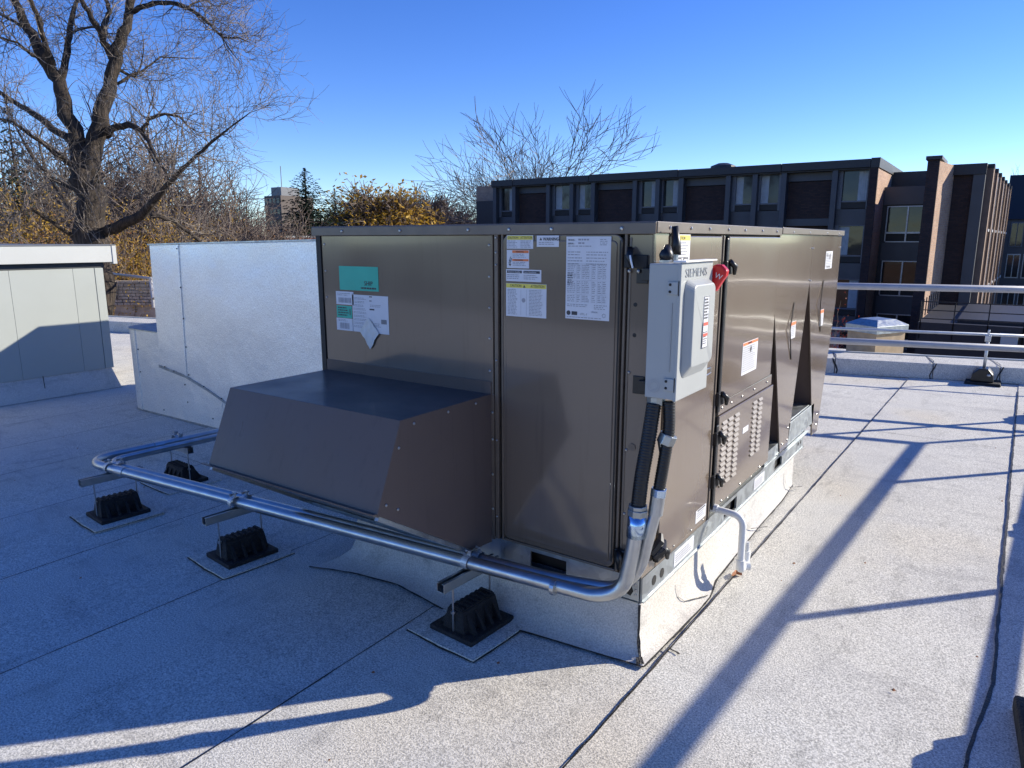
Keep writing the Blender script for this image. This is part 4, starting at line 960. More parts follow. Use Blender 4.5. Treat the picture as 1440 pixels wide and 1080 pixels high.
# chimney box near parapet
ch = thing('roof_vent_box', 'small plywood vent box with grey metal cap standing on the parapet', 'vent box', (-.42, 8.15, 0))
chc = [(-.70, 8.28), (-.30, 7.99), (-.02, 8.50), (-.42, 8.80)]
part('box_wall', MB().loft([(x, y, .05) for x, y in chc], [(x, y, .47) for x, y in chc]), 'wood', ch)
cc = Vector((-.36, 8.40)); capc = [tuple(cc + (Vector(c) - cc) * 1.10) for c in chc]; capt = [tuple(cc + (Vector(c) - cc) * .62) for c in chc]
part('metal_cap', MB().loft([(x, y, .43) for x, y in capc], [(x, y, .53) for x, y in capc]), 'galv', ch, bevel=.004)
part('metal_cap_top', MB().loft([(x, y, .53) for x, y in capc], [(x, y, .60) for x, y in capt]), 'galv', ch)
part('ledge', MB().loft([(-2.6, 7.35, -.3), (1.2, 8.35, -.3), (1.2, 9.2, -.3), (-2.6, 9.0, -.3)], [(-2.6, 7.35, .048), (1.2, 8.35, .048), (.4, 9.2, .048), (-2.6, 9.0, .048)]), 'membrane', None, kind='structure').name = 'roof_ledge'
# guard rail at far left
gl = thing('guardrail', 'far guardrail pipe seen between the grey box and the silver duct', 'railing', (-18, 7, 0))
a, b = at(150, 384, 19.0), at(212, 391.5, 17.6)
d = (b - a)
part('top_rail', MB().tube([a - d * 1.5, b + d * .0], .035, 10), 'railwhite', gl)
part('post', MB().tube([b, Vector((b.x, b.y, 0.0))], .04, 10), 'railwhite', gl)
part('post', MB().tube([b - Vector((.1, -.05, 0)), at(216, 420, 17.4)], .05, 8), 'railwhite', gl)

# ==================================================================  MAIN BUILDING
bd = thing('apartment_building', 'dark brown three storey brick building with black fascia behind the roof', 'building', (-14, 42, GZ))
YF = 37.0
FZ0, FZ1 = 5.07, 5.49
bays = [(-27.66, -25.9, [(-27.15, -26.25)]), (-25.9, -20.35, [(-23.0, -21.95), (-21.3, -20.45)]), (-20.35, -14.72, [(-17.07, -16.2), (-15.75, -14.88)]), (-14.72, -9.16, [(-11.6, -10.72), (-10.28, -9.35)]), (-9.16, -5.0, [(-6.27, -5.14)])]
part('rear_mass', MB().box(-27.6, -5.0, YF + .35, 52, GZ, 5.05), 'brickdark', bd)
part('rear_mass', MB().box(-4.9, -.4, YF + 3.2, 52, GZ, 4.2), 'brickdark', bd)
rowz = [5.0, 2.35, -.30, -2.95]
for bi, (x0, x1, wins) in enumerate(bays):
    part('fascia', MB().box(x0 + .015, x1 - .015, YF - .55, 52.3, FZ0 + .02, FZ1 + rnd.uniform(-.01, .02)), 'facia', bd, bevel=.02)
    part('soffit_band', MB().box(x0, x1, YF - .42, YF + .36, FZ0 - .04, FZ0 + .018), 'facia', bd)
    wx0, wx1 = wins[0][0] - .32, wins[-1][1] + .32
    if x0 + .05 < wx0 - .05:
        part('spandrel_band', MB().box(x0 + .03, wx0 - .03, YF + .05, YF + .349, 4.62, 5.03), 'panelblue', bd)
        for k in range(4):
            zt = rowz[k] - .42; zb = rowz[k] - 2.25
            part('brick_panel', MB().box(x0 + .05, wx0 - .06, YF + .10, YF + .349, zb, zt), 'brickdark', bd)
            part('spandrel_band', MB().box(x0 + .03, wx0 - .03, YF + .05, YF + .349, zb - .37, zb - .01), 'panelblue', bd)
    # piers around the window group
    edges = [wx0] + ([(wins[0][1] + wins[1][0]) / 2] if len(wins) > 1 else []) + [wx1]
    for e in edges: part('pier', MB().box(e - .13, e + .13, YF - .40, YF + .349, GZ, 5.03), 'panelblue', bd, bevel=.01)
    for k, zt in enumerate(rowz):
        for (a, b) in wins:
            part('apron_panel', MB().box(a - .19, b + .19, YF - .02, YF + .349, zt - 2.66, zt - 1.83), 'panelblue', bd)
            part('vent_grille', MB().box(a - .10, b + .10, YF - .03, YF - .02, zt - 1.80, zt - 1.50), 'gasket', bd)
            f = part('window', MB().box(a - .19, a, YF - .06, YF + .3, zt - 1.82, zt + .03).box(b, b + .19, YF - .06, YF + .3, zt - 1.82, zt + .03).box(a, b, YF - .06, YF + .3, zt, zt + .03).box(a, b, YF - .08, YF + .3, zt - 1.50, zt - 1.43), 'frame', bd)
            part('pane', MB().box(a, b, YF + .10, YF + .11, zt - 1.43, zt), 'glass', f)
            part('lower_pane', MB().box(a, b, YF + .10, YF + .11, zt - 1.80, zt - 1.50), 'gasket', f)
            side = (bi + k) % 2
            c0, c1_ = ((a, a + (b - a) * .42) if side else (b - (b - a) * .38, b))
            mm = MB(); nn_ = 9
            for q in range(nn_):
                u0 = c0 + (c1_ - c0) * q / nn_; u1 = c0 + (c1_ - c0) * (q + 1) / nn_
                ya = YF + .088 + .010 * (q % 2); yb = YF + .088 + .010 * ((q + 1) % 2)
                mm.add([(u0, ya, zt - 1.42), (u1, yb, zt - 1.42), (u1, yb, zt - .03), (u0, ya, zt - .03)], [(0, 1, 2, 3)])
            part('curtain', mm, 'curtain', f)
part('fascia_end', MB().loft([(-5.0, YF - .55, FZ0), (-4.62, YF - .55, FZ0), (-4.62, YF + 8, FZ0), (-5.0, YF + 8, FZ0)], [(-5.0, YF - .56, FZ1 + .03), (-4.6, YF - .56, FZ1 + .03), (-4.6, YF + 8, FZ1), (-5.0, YF + 8, FZ1)]), 'facia', bd)
part('end_wall', MB().box(-5.0, -4.68, YF - .38, YF + 6, GZ, FZ0 - .01), 'brickbrown', bd)
part('end_pier', MB().box(-5.02, -4.66, YF - .52, YF - .39, GZ, FZ0 - .01), 'brickdark', bd)
part('roof_dome', MB().tube([(-13.4, 40, 5.45), (-13.4, 40, 5.9), (-13.4, 40, 6.05)], [.75, .7, .3], 14), 'facia', bd)
part('roof_upstand', MB().box(-20.2, -17.5, 43, 44, 5.4, 5.95), 'facia', bd)
# recess with wide windows
YR = 39.2
part('recess_wall', MB().box(-4.68, -2.2, YR, YR + .4, GZ, 4.15), 'facia', bd)
part('recess_roof', MB().box(-4.68, -1.2, YR + 2.2, YR + 6, 4.15, 5.2), 'facia', bd)
part('recess_band', MB().box(-4.66, -2.55, YR - .12, YR - .001, 3.42, 4.30), 'fin', bd).data.materials[0] = M['panelblue']
for k, zt in enumerate((3.30, .35 + .30, -2.0)):
    zt = (3.35, .62, -2.1)[k]
    f = part('window', MB().box(-4.45, -4.40, YR - .12, YR - .001, zt - 1.75, zt).box(-2.62, -2.57, YR - .12, YR - .001, zt - 1.75, zt).box(-3.53, -3.46, YR - .16, YR - .001, zt - 1.75, zt)
             .box(-4.40, -2.62, YR - .12, YR - .001, zt - .05, zt).box(-4.40, -2.62, YR - .14, YR - .001, zt - 1.37, zt - 1.28).box(-4.40, -2.62, YR - .12, YR - .001, zt - 1.80, zt - 1.75), 'frameL', bd)
    part('pane', MB().box(-4.40, -3.53, YR - .05, YR - .04, zt - 1.28, zt - .05), 'glass', f); part('pane', MB().box(-3.46, -2.62, YR - .05, YR - .04, zt - 1.28, zt - .05), 'glass', f)
    part('lower_pane', MB().box(-4.40, -2.62, YR - .05, YR - .04, zt - 1.75, zt - 1.37), 'gasket', f)
    part('apron_panel', MB().box(-4.55, -2.55, YR - .10, YR - .002, zt - 2.72, zt - 1.82), 'panelblue', bd)
# brick pier and right block
part('brick_pier', MB().loft([(-2.30, 33.4, GZ), (-1.88, 33.4, GZ), (-1.50, 36.04, GZ), (-1.50, 41, GZ), (-2.30, 41, GZ)], [(-2.30, 33.4, 4.92), (-1.88, 33.4, 4.92), (-1.50, 36.04, 4.92), (-1.50, 41, 4.92), (-2.30, 41, 4.92)]), 'brickbrown', bd)
part('pier_shade_face', MB().box(-2.33, -1.885, 33.30, 33.395, GZ, 4.98), 'brickdark', bd)  # darker brick slab puts the shade on the pier front into colour
part('pier_cap', MB().box(-2.40, -1.80, 33.2, 36.0, 4.985, 5.13), 'facia', bd)
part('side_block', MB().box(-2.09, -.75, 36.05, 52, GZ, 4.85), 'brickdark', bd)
part('side_fascia', MB().box(-2.09, -.28, 35.85, 36.02, 4.50, 4.96).box(-2.09, -.28, 36.02, 53, 4.86, 4.96), 'facia', bd)
part('corner_panel', MB().box(-.745, -.30, 35.9, 36.6, GZ, 4.49), 'panelblue', bd)
DS = .035
m = MB().loft([(-.75, 36.6, GZ), (-.32, 36.6, GZ), (.26, 53.2, GZ), (-.75, 53.2, GZ)], [(-.75, 36.6, 4.85), (-.32, 36.6, 4.85), (.26, 53.2, 4.85), (-.75, 53.2, 4.85)])
part('side_wall', m, 'gasket', bd)
for k in range(7):
    y = 36.7 + k * 2.72; x = -.32 + DS * (y - 36.6)
    part('fin', MB().box(x - .05, x + .28, y, y + 1.15, GZ, 4.80), 'fin', bd)
    part('fin_cap', MB().box(x - .05, x + .30, y - .05, y + 1.2, 4.80, 4.98), 'facia', bd)
    part('fin_strip', MB().box(x + .10, x + .30, y + 1.35, y + 1.50, GZ, 4.7), 'white' if k % 2 else 'fin', bd)
    for z in (2.05, -.75):
        part('white_bracket', MB().box(x + .1, x + .33, y + 1.2, y + 2.4, z, z + .12), 'white', bd)
# left end block
part('end_block', MB().box(-29.9, -27.68, 37.8, 50, GZ, 4.30), 'facia', bd)
part('stair_tower', MB().loft([(-34.6, 44, GZ), (-33.6, 42.6, GZ), (-28.0, 46.6, GZ), (-29.0, 48.0, GZ)], [(-34.6, 44, 5.75), (-33.6, 42.6, 5.75), (-28.0, 46.6, 5.75), (-29.0, 48.0, 5.75)]), 'brickbrown', bd)

# terrace with railing right behind the parapet
tr = thing('terrace', 'dark lower terrace roof with thin black railing before the finned block', 'terrace', (.6, 27, GZ))
part('terrace_block', MB().box(-1.3, 6, 25, 33, GZ, -1.05), 'facia', tr)
part('terrace_slab', MB().box(-.2, 6, 25.5, 33, -1.045, -.92), 'facia', tr)
trl = thing('terrace_railing', 'thin black railing along the lower terrace edge', 'railing', (.6, 25, -1.0))
for x in [-1.25 + k * .95 for k in range(8)]: part('post', MB().box(x, x + .035, 25.0, 25.035, -1.6, -.35), 'gasket', trl)
for z in (-.37, -.65, -.93): part('rail', MB().box(-1.25, 6, 24.97, 25.0, z, z + .03), 'gasket', trl)
for y in [25.1 + k * .95 for k in range(8)]: part('post', MB().box(-1.3, -1.265, y, y + .035, -1.0, -.35), 'gasket', trl)
ac = thing('condenser_box', 'small white equipment box on the dark lower terrace', 'equipment', (1.0, 27, -.9))
part('casing', MB().box(1.05, 1.5, 24.4, 24.85, -1.62, -1.28), 'capgrey', ac, bevel=.02); part('lid', MB().box(1.02, 1.53, 24.37, 24.88, -1.28, -1.24), 'white', ac)
# far building at the right edge
fb = thing('far_building', 'dark building with grey framed windows at the right edge behind the fins', 'building', (2.0, 60, GZ))
part('wall', MB().box(.5, 14, 60, 70, GZ, 3.1), 'panelblue', fb); part('roof', MB().loft([(.3, 59.8, 3.1), (14, 59.8, 3.1), (14, 70, 3.1), (.3, 70, 3.1)], [(.3, 61.0, 6.2), (14, 61.0, 6.2), (14, 70, 6.2), (.3, 70, 6.2)]), 'facia', fb)
for k in range(5):
    for z in (1.2, -1.0, -3.2):
        x = .75 + k * .95; f = part('window', MB().box(x, x + .8, 59.93, 59.995, z, z + 1.7), 'frameL' if z < 0 else 'frame', fb); part('pane', MB().box(x + .06, x + .37, 59.90, 59.93, z + .08, z + 1.62), 'glass', f); part('pane', MB().box(x + .43, x + .74, 59.90, 59.93, z + .08, z + 1.62), 'glass', f)
# far tower and low brick building at left
ft = thing('distant_tower', 'distant grey brown apartment tower with roof antenna behind the bare trees', 'building', at(386, 330, 160).to_tuple())
p0 = at(386, 330, 160)
part('tower_block', MB().box(p0.x - 2.8, p0.x + 3.0, p0.y, p0.y + 9, GZ, at(386, 276, 160).z), 'stone', ft).data.materials[0] = simple('tower_brick', (.12, .10, .09), .9)
zt = at(386, 276, 160).z
part('penthouse', MB().box(p0.x - 1.5, p0.x + 2.0, p0.y + 1, p0.y + 6, zt, zt + 1.9), 'frame', ft)
part('antenna', MB().tube([(p0.x + 1, p0.y + 2, zt + 1.9), (p0.x + 1, p0.y + 2, zt + 6.5)], .09, 5), 'frame', ft)
for k in range(4):
    for j in range(4):
        part('window', MB().box(p0.x - 2.4 + k * 1.35, p0.x - 1.6 + k * 1.35, p0.y - .05, p0.y - .001, zt - 1.6 - j * 2.4, zt - .6 - j * 2.4), 'glass', ft)
lb_ = thing('brick_shed', 'low red brick building with pale roof edge between the trees', 'building', at(352, 345, 55).to_tuple())
a = at(305, 345, 58); b = at(402, 345, 52)
dx = (b - a); nrm = Vector((-dx.y, dx.x, 0)).normalized() * 6
ztp = at(352, 334.5, 55).z
part('wall', MB().loft([(a.x, a.y, GZ), (b.x, b.y, GZ), (b.x + nrm.x, b.y + nrm.y, GZ), (a.x + nrm.x, a.y + nrm.y, GZ)], [(a.x, a.y, ztp), (b.x, b.y, ztp), (b.x + nrm.x, b.y + nrm.y, ztp), (a.x + nrm.x, a.y + nrm.y, ztp)]), 'brickred', lb_)
part('roof_edge', MB().loft([(a.x, a.y - .1, ztp), (b.x, b.y - .1, ztp), (b.x + nrm.x, b.y + nrm.y, ztp), (a.x + nrm.x, a.y + nrm.y, ztp)], [(a.x, a.y - .1, ztp + .14), (b.x, b.y - .1, ztp + .14), (b.x + nrm.x, b.y + nrm.y, ztp + .14), (a.x + nrm.x, a.y + nrm.y, ztp + .14)]), 'capgrey', lb_)
# stone wall seen below the rail at left
sw = thing('stone_wall', 'low wall of pale rough stones beyond the parapet at left', 'wall', at(182, 405, 20.6).to_tuple())
c0 = at(184, 403, 20.6); r = random.Random(12)
su = Vector((RGT.x, RGT.y, 0)).normalized(); sv = Vector((-su.y, su.x, 0))
zt0 = at(184, 394.5, 20.6).z; 
part('wall_core', MB().loft([c0 + su * -.62 + sv * .1 + Vector((0, 0, GZ - c0.z)), c0 + su * .62 + sv * .1 + Vector((0, 0, GZ - c0.z)), c0 + su * .62 + sv * .5 + Vector((0, 0, GZ - c0.z)), c0 + su * -.62 + sv * .5 + Vector((0, 0, GZ - c0.z))],
     [Vector((q.x, q.y, zt0 - .05)) for q in (c0 + su * -.62 + sv * .1, c0 + su * .62 + sv * .1, c0 + su * .62 + sv * .5, c0 + su * -.62 + sv * .5)]), 'stone', sw)
z = zt0
for row in range(8):
    u = -.62 + r.uniform(0, .06)
    while u < .62:
        L = r.uniform(.10, .24); dd = r.uniform(0, .04)
        q0 = c0 + su * u - sv * dd; q1 = c0 + su * (u + L - .015) - sv * dd; e = sv * .2
        part('stone', MB().loft([(q.x, q.y, z - .085) for q in (q0, q1, q1 + e, q0 + e)], [(q.x, q.y, z - .01) for q in (q0, q1, q1 + e, q0 + e)]), 'stone', sw); u += L
    z -= .09

# ==================================================================  TREES
def rv(r): return Vector((r.uniform(-1, 1), r.uniform(-1, 1), r.uniform(-1, 1)))
def grow(big, fine, p, d, L, rad, depth, r, P, tips=None):
    n = 4 if depth < P['maxd'] else 3
    pts = [p.copy()]; rr = [rad]; cur = p.copy(); d = d.normalized(); end = rad * P['taper']
    for i in range(n):
        d = (d + rv(r) * P['wig'] + Vector((0, 0, P['up'] if depth < P['maxd'] - 1 else P['uptip']))).normalized()
        cur = cur + d * (L / n); pts.append(cur.copy()); rr.append(rad + (end - rad) * (i + 1) / n)
    tgt = big if rad > P['bigr'] else fine
    tgt.tube(pts, rr, 7 if rad > .06 else (5 if rad > P['bigr'] else 3), False)
    if depth >= P['maxd']:
        if tips is not None: tips.append(cur.copy())
        return
    k = P['kids'][min(depth, len(P['kids']) - 1)]
    for j in range(k):
        t = P['from'] + (1 - P['from']) * (j + r.random()) / k
        idx = min(n - 1, int(t * n)); q = pts[idx].lerp(pts[idx + 1], t * n - idx)
        ax = (pts[idx + 1] - pts[idx]).normalized(); side = ax.orthogonal().normalized()
        side = Matrix.Rotation(r.uniform(0, 2 * math.pi), 3, ax) @ side
        ang = R(r.uniform(*P['ang'])); nd_ = (ax * math.cos(ang) + side * math.sin(ang))
        rc = max(P['rmin'], (rr[idx]) * r.uniform(.42, .68))
        grow(big, fine, q, nd_, L * r.uniform(*P['len']), rc, depth + 1, r, P, tips)
    nd_ = (d + rv(r) * .25).normalized()
    grow(big, fine, cur, nd_, L * r.uniform(.6, .8), max(P['rmin'], end), depth + 1, r, P, tips)
def leaves(tips, n, size, spread, r, m=None):
    m = m or MB()
    for k in range(n):
        c = r.choice(tips) + rv(r) * spread; a = rv(r).normalized() * size * r.uniform(.6, 1.3); b = rv(r).normalized() * size * r.uniform(.5, 1)
        m.add([c - a, c - b * .6, c + a, c + b * .6], [(0, 1, 2, 3)])
    return m
def bare_tree(seed, label, group, H=10, kids=(6, 5, 4, 3), maxd=4, up=.10, spread=(28, 62), trunk=.16, foliage=None, nleaf=0, barkm='twigfar', lsize=.10, fromf=.22, rmin=.011, lens=(.55, .80), pct=1.0, first=.36):
    r = random.Random(seed); big, fine = MB(), MB(); tips = []
    P = dict(maxd=maxd, wig=.19, up=up, uptip=.05, taper=.55, kids=kids, ang=spread, len=lens, rmin=rmin, bigr=.035)
    P['from'] = fromf
    grow(big, fine, Vector((0, 0, 0)), Vector((r.uniform(-.05, .05), r.uniform(-.05, .05), 1)), H * first, trunk, 0, r, P, tips)
    t = thing('bare_tree' if not foliage else 'autumn_tree', label, 'tree', (0, 0, 0), group)
    part('trunk', big, barkm, t, smooth=True); c = part('twigs', fine, barkm, t, stuff=True)
    if foliage:
        zmax = max(q.z for q in tips)
        sel = [q for q in tips if r.random() < .8]
        part('foliage', leaves(sel, nleaf, lsize, .35, r), foliage, t, stuff=True)
    zz = sorted(q.z for q in tips); return t, zz[int(len(zz) * pct) - 1]
def conifer(label, H, W, seed, group=None, dens=1.0, name='spruce_tree'):
    r = random.Random(seed); t = thing(name, label, 'tree', (0, 0, 0), group)
    part('trunk', MB().tube([(0, 0, 0), (0, 0, H * .6), (0, 0, H)], [.018 * H, .010 * H, .002 * H], 6), 'bark', t)
    m = MB(); lv_ = int(44 * dens)
    for i in range(lv_):
        f = i / (lv_ - 1); z = H * (.10 + .90 * f); L = W * .5 * (1 - f) ** .62 * r.uniform(.8, 1.12) + .004 * H
        nb = max(4, int((13 - 7 * f) * dens))
        for k in range(nb):
            a = 2 * math.pi * (k + r.random() * .8) / nb; Lk = L * r.uniform(.55, 1.18); dirv = Vector((math.cos(a), math.sin(a), 0))
            ns = max(5, int(Lk / (H * .012)))
            for s_ in range(ns):
                u = (s_ + .4) / ns; c = Vector((0, 0, z - Lk * .30 * u + Lk * .22 * u * u + r.uniform(-.5, .5) * H * .022)) + dirv * Lk * u
                for q in range(6):
                    dn = (dirv * r.uniform(.3, 1) + Vector((-dirv.y, dirv.x, 0)) * r.uniform(-1, 1) + Vector((0, 0, r.uniform(-.55, .15)))).normalized()
                    l = H * .040 * (.3 + .7 * (1 - f)) * r.uniform(.6, 1.2); sd_ = dn.cross(Vector((r.uniform(-.6, .6), r.uniform(-.6, .6), 1))).normalized() * l * .30
                    m.add([c - sd_, c + sd_, c + dn * l], [(0, 1, 2)])
    part('needles', m, 'needles', t, stuff=True); return t

# --- the big tree beyond the parapet at left (limbs in depth around its own trunk)
T0 = 18.0
big = thing('bare_tree', 'huge dark trunked bare tree with forked limbs and tangled twigs at upper left', 'tree', (at(133, 345, T0).x, at(133, 345, T0).y, GZ))
LIMBS = [
 ([(140, 560, 56), (136, 430, 50), (133, 345, 46), (128, 290, 44), (124, 245, 42)], 0, 0),
 ([(120, 258, 30), (108, 200, 25), (90, 140, 23), (75, 105, 20), (55, 70, 18), (38, 40, 15), (20, 0, 12), (2, -50, 9), (-8, -110, 6)], 0, -.5),
 ([(84, 115, 14), (92, 85, 11), (98, 50, 9), (100, 30, 8), (108, 2, 6), (118, -40, 4)], -.2, 1.2),
 ([(74, 92, 12), (62, 55, 9), (52, 20, 8), (38, -12, 6), (22, -60, 4)], -.4, -1.6),
 ([(62, 82, 6), (45, 78, 5), (25, 60, 4), (0, 52, 3), (-30, 50, 2)], -.3, -1.0),
 ([(38, 42, 6), (20, 30, 5), (0, 20, 4), (-25, 12, 2)], -.4, .8),
 ([(100, 45, 4), (115, 40, 4), (135, 38, 2.5), (150, 48, 1.5)], 0, .6),
 ([(128, 255, 30), (134, 195, 27), (148, 140, 23), (160, 95, 20), (170, 60, 17), (180, 25, 14), (184, 0, 12), (187, -40, 9), (196, -100, 5)], 0, .6),
 ([(160, 92, 15), (150, 65, 12), (143, 48, 10), (128, 25, 9), (115, 0, 7), (102, -35, 5), (95, -80, 3)], .3, -1.1),
 ([(145, 52, 9), (148, 30, 8), (155, 17, 7), (149, 0, 6), (146, -30, 4)], .1, .9),
 ([(180, 20, 9), (195, 11, 8), (215, 5, 8), (240, 4, 7), (265, 12, 6), (285, 25, 5), (300, 40, 4), (313, 53, 4), (335, 53, 2), (352, 60, 1)], .5, -1.4),
 ([(313, 53, 2.5), (322, 68, 2), (336, 86, 1)], -.9, .3),
 ([(262, 12, 3.5), (272, 5, 2.5), (288, 0, 2), (300, 6, 1)], -.6, .5),
 ([(165, 97, 6), (178, 104, 5), (190, 109, 4), (196, 98, 2.5)], .5, .6),
 ([(150, 190, 13), (160, 180, 12), (180, 175, 10), (198, 183, 8), (210, 200, 6), (222, 225, 5), (235, 245, 3)], .3, -1.8),
 ([(200, 186, 7), (208, 168, 6), (232, 160, 5), (252, 164, 4), (268, 180, 2.5), (280, 186, 1.5)], -1.0, .4),
 ([(112, 205, 15), (85, 188, 12), (55, 165, 10), (30, 150, 8), (0, 130, 7), (-40, 115, 5)], 0, 1.5),
 ([(122, 246, 13), (105, 232, 11), (80, 218, 9), (60, 200, 7), (40, 188, 6), (20, 172, 4), (-10, 165, 3)], .1, -1.5),
 ([(135, 335, 18), (165, 320, 17), (200, 302, 15), (214, 285, 11), (235, 260, 8), (265, 230, 6), (295, 202, 4.5), (325, 178, 3), (352, 158, 1.5)], .2, -2.2),
 ([(212, 302, 9), (228, 305, 7), (245, 312, 6), (268, 328, 5), (285, 345, 4)], -.8, .8),
 ([(212, 290, 7), (222, 262, 6), (224, 240, 5), (212, 215, 4), (195, 190, 3)], -.7, 1.0),
 ([(128, 330, 12), (108, 302, 9), (92, 285, 7), (78, 262, 6), (62, 235, 5), (55, 200, 3)], .2, 1.2),
 ([(125, 345, 9), (100, 330, 7), (70, 310, 6), (45, 295, 5), (20, 300, 3)], .1, -1.6),
 ([(118, 270, 8), (95, 262, 6), (70, 250, 6), (48, 225, 5), (20, 175, 3)], .1, .8),
 ([(165, 118, 5), (185, 105, 4), (200, 100, 3), (225, 80, 2.5), (262, 82, 1.5)], .3, .9),
]
tm, tf = MB(), MB(); r = random.Random(44)
limbparts = []
PT = dict(maxd=3, wig=.42, up=-.04, uptip=.08, taper=.5, kids=(4, 4, 3), ang=(25, 75), len=(.5, .85), rmin=.0050, bigr=.02); PT['from'] = .1
for li, (pl_, t0, t1) in enumerate(LIMBS):
    n = len(pl_); P3 = []; RR = []
    for i, (x, y, wpx) in enumerate(pl_):
        t = T0 + t0 + (t1 - t0 if False else t1) * (i / (n - 1)); P3.append(at(x, y, t)); RR.append(wpx * .43 * t / 996)
    # subdivide with wobble
    Q = []; W = []
    for i in range(n - 1):
        for k in range(3):
            f = k / 3; q = P3[i].lerp(P3[i + 1], f)
            if k: q = q + rv(r) * RR[i] * .35
            Q.append(q); W.append((RR[i] + (RR[i + 1] - RR[i]) * f) * r.uniform(.93, 1.08))
    Q.append(P3[-1]); W.append(RR[-1])
    if li == 0: Q[0].z = GZ - .2
    m = MB().tube(Q, W, 12 if W[0] > .1 else 8, True)
    o = part('trunk' if li == 0 else 'limb', m, 'bark', big, smooth=True)
    if li == 0: 
        for k in range(26):
            q = at(r.uniform(118, 150), r.uniform(250, 345), T0 - .45); grow(tm, tf, q, Vector((r.uniform(-1, 1), r.uniform(-.6, .2), .7)), r.uniform(.5, 1.1), .008, 2, r, PT)
        continue
    L = len(Q)
    for i in range(2, L):
        rw = W[i]
        k = (1 + (r.random() < .45)) if rw < .035 else ((1 if r.random() < .8 else 0) if rw < .09 else (1 if r.random() < .3 else 0))
        for j in range(k):
            dd = (rv(r) + (Q[i] - Q[i - 1]).normalized() * .8 + Vector((0, 0, .25))).normalized()
            grow(tm, tf, Q[i].lerp(Q[i - 1], r.random()), dd, r.uniform(.45, 1.0) * (1.15 if rw < .06 else .9), min(rw * .5, .016), 1 if rw < .08 else r.choice((1, 2)), r, PT)
    grow(tm, tf, Q[-1], (Q[-1] - Q[-2]).normalized(), .8, W[-1], 1, r, PT)
part('branchlets', tm, 'bark', big, smooth=True, stuff=True); part('twigs', tf, 'twig', big, stuff=True)

# --- background trees
def place(tree_h, root, px, pytop, t, label=None, group=None, rz=0, first=False, wide=1.0):
    top = at(px, pytop, t); sc = (top.z - GZ) / tree_h
    if first:
        root.location = (top.x, top.y, GZ); root.scale = (sc * wide, sc * wide, sc); root.rotation_euler = (0, 0, rz)
        if label: root['label'] = label
        return root
    return instance(root, (top.x, top.y, GZ), rz, (sc * wide, sc * wide, sc), label, group)
GRP = 'bare grey brown trees forming the thicket behind the big tree'
LBL = 'bare twiggy tree in the grey brown thicket beyond the roof at left'
protos = [bare_tree(100 + k, LBL, GRP, 10, (7, 6, 5, 4), 4, .05 + .02 * k, (28 + 3 * k, 68), fromf=.08, rmin=.014) for k in range(4)]
spots = [(20, 165, 40), (62, 150, 46), (100, 128, 38), (150, 122, 44), (196, 140, 40), (238, 170, 46), (262, 225, 40), (292, 248, 50), (318, 255, 44), (342, 250, 52), (362, 268, 48), (-30, 190, 34),
         (178, 200, 30), (80, 215, 30), (225, 235, 31), (35, 240, 27), (378, 292, 60), (128, 255, 28), (300, 285, 38), (345, 290, 40), (210, 285, 27), (262, 290, 30), (470, 305, 99), (-70, 150, 40), (372, 272, 46), (308, 268, 36), (335, 268, 38), (285, 262, 33), (255, 250, 33), (5, 262, 24), (165, 290, 24)]
PL = {}
WHERE = {6: 'bare twiggy tree seen just left above the silver duct', 7: 'bare tree above the middle of the silver duct top', 8: 'bare tree left of the red brick shed, crown against the sky', 9: 'bare tree directly above the red brick shed',
         10: 'bare tree hiding the lower left of the distant tower', 16: 'bare tree in front of the distant tower, left of the tall spruce', 22: 'far bare tree between the two dark spruces', 3: 'tall bare tree just right of the big dark trunk', 2: 'tallest bare tree directly behind the big forked trunk',
         5: 'bare tree under the big tree\'s lowest right limb tip'}
for i, (px, pt, t) in enumerate(spots):
    root, h = protos[i % 4]
    PL[i] = place(h, root, px, pt - 6, t, None, None, rz=i * 1.7, first=(i < 4), wide=1.3)
for i, lab in WHERE.items(): PL[i]['label'] = lab
mid, hm = bare_tree(301, 'wide bare tree rising behind the dark building fascia', None, 10, (6, 3, 2, 3, 2), 5, .02, (20, 52), trunk=.19, barkm='twig', fromf=.55, rmin=.011, lens=(.66, .95), first=.24)
place(hm, mid, 772, 134, 62, first=True, rz=.8, wide=1.15)
mid2 = place(hm, mid, 692, 200, 64, 'smaller bare tree left of the tall one behind the fascia end', rz=3.2, wide=.75)
rt_, hr = protos[2]
tx = place(hr, rt_, 1432, 232, 110, 'bare treetop showing above the roof at the far right', 'bare treetops at the right edge', rz=2.0)
farp, hf = bare_tree(777, 'rounded bare tree between the golden tree and the building', 'rounded bare trees by the building', 10, (8, 4, 3, 3, 2), 5, .03, (20, 60), trunk=.2, fromf=.4, rmin=.018, lens=(.66, .92), first=.16, pct=.998)
tx = place(hf, farp, 626, 270, 85, 'rounded bare tree between the golden tree and the building', 'rounded bare trees by the building', rz=2.0, first=True, wide=1.25)
tx = place(hf, farp, 600, 276, 90, 'lower bare tree touching the golden tree on its right', 'rounded bare trees by the building', rz=.5, wide=1.2)
tx = place(hf, farp, 655, 292, 80, 'small bare tree against the left end of the building', 'rounded bare trees by the building', rz=1.5, wide=1.1)
gold, hg = bare_tree(410, 'round golden leaved tree left of the unit top, half bare', None, 10, (9, 5, 4, 4, 3), 5, .03, (20, 60), foliage='yleaf', nleaf=9000, lsize=.12, fromf=.4, rmin=.020, lens=(.66, .92), first=.16, pct=.998)
place(hg, gold, 540, 262, 80, first=True, wide=1.35)
place(hg, gold, 508, 276, 84, 'second golden tree overlapping the left side of the round one', rz=2.2, wide=1.2)
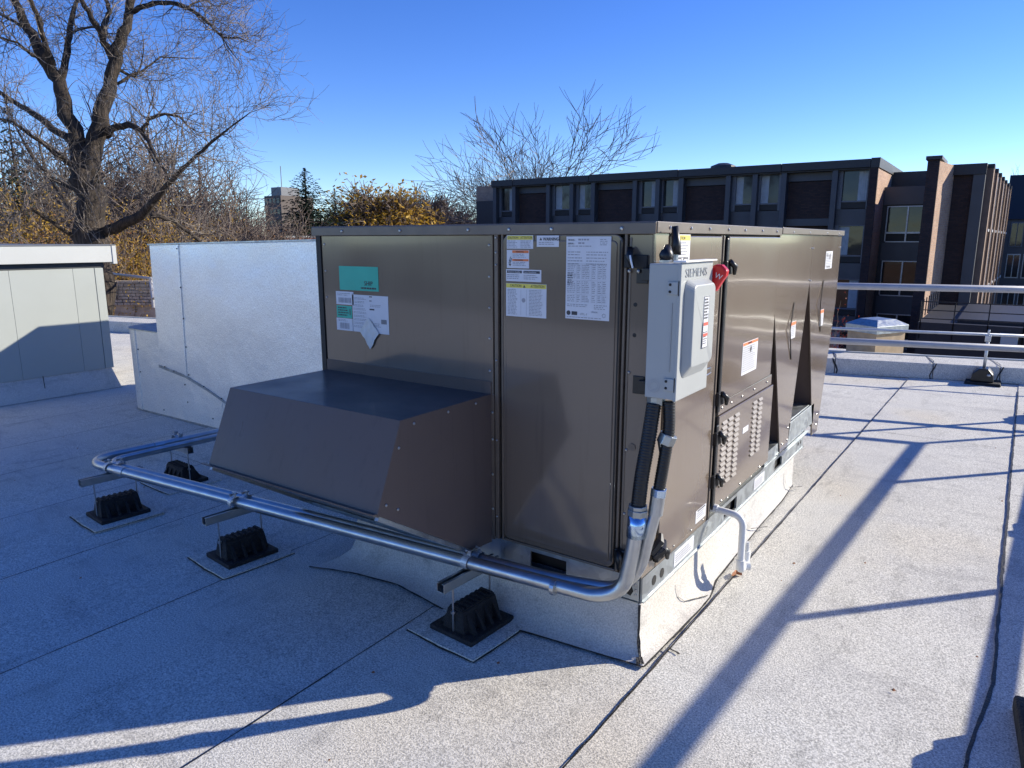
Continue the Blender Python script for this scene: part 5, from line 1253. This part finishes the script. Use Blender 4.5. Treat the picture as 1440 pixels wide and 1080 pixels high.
yel, hy = bare_tree(420, 'bright yellow leaved tree behind the silver duct', 'yellow leaved trees in the thicket', 7, (6, 5, 4, 3), 4, .05, (28, 60), foliage='yleaf', nleaf=11000, lsize=.042, fromf=.1)
place(hy, yel, 212, 296, 22.5, first=True, wide=.9)
place(hy, yel, 178, 262, 24, 'tall thin yellow tree rising between the big trunk and the silver duct', rz=2.6, wide=.7)
place(hy, yel, 6, 225, 23, 'yellow leaved tree at the left edge of the picture', rz=4, wide=1.1)
place(hy, yel, 60, 290, 29, 'yellow leaved shrubby tree left of the big trunk', rz=5, wide=1.2)
place(hy, yel, 490, 300, 95, 'distant yellow tree between the small spruce and the golden tree', rz=1.3, wide=1.2)
rus, hru = bare_tree(430, 'russet brown leaved tree low in the thicket right of the duct top', 'russet leaved trees in the thicket', 7, (6, 5, 4, 3), 4, .05, (28, 60), foliage='oleaf', nleaf=8000, lsize=.045, fromf=.1)
place(hru, rus, 275, 312, 36, first=True, wide=1.3)
place(hru, rus, 385, 312, 70, 'russet leaved tree left of the tall spruce', rz=2, wide=1.3)
place(hru, rus, 330, 318, 42, 'low russet tree above the red brick shed', rz=3, wide=1.4)
place(hru, rus, 140, 312, 26, 'low russet shrubby tree behind the big trunk base', rz=4, wide=1.5)
place(hru, rus, 180, 345, 25, 'russet shrub seen below the far guardrail pipe', rz=1, wide=1.8)
place(hru, rus, 40, 325, 26, 'low russet shrubby tree above the grey box cap', rz=4, wide=1.5)
sp = conifer('tall dense dark spruce standing left of the unit', 14, 11.0, 51)
top = at(428, 238, 62); sp.location = (top.x, top.y, GZ); sp.scale = (1, 1, (top.z - GZ) / 14)
sp2 = instance(sp, (0, 0, 0), 1.0, 1, 'small dark spruce right of the tall spruce')
top = at(470, 266, 95); sp2.location = (top.x, top.y, GZ); sp2.scale = (.8, .8, (top.z - GZ) / 14)
sp3 = conifer('sparse dark evergreen at the left edge behind bare limbs', 14, 5.5, 52, None, .62, 'evergreen_tree')
top = at(8, 140, 30); sp3.location = (top.x, top.y, GZ); sp3.scale = (.62, .62, (top.z - GZ) / 14)
# red leaved shrub before the building
rs, hs_ = bare_tree(500, 'red leaved shrub in front of the dark building beside the unit', None, 4, (6, 4, 3), 3, .05, (25, 60), trunk=.04, foliage='rleaf', nleaf=900, lsize=.05, fromf=.1)
place(hs_, rs, 1172, 422, 27, first=True, wide=.9)

place(hg, gold, 556, 268, 79, 'golden tree merging with the right side of the round one', rz=4.1, wide=1.25)
place(hf, farp, 616, 270, 88, 'rounded bare tree behind the others left of the building', 'rounded bare trees by the building', rz=3.3, wide=1.3)
for o in bpy.data.objects:
    if o.name.split('.')[0] in ('fine_print', 'barcode', 'clamp_bolt', 'bold_print'): o['kind'] = 'stuff'
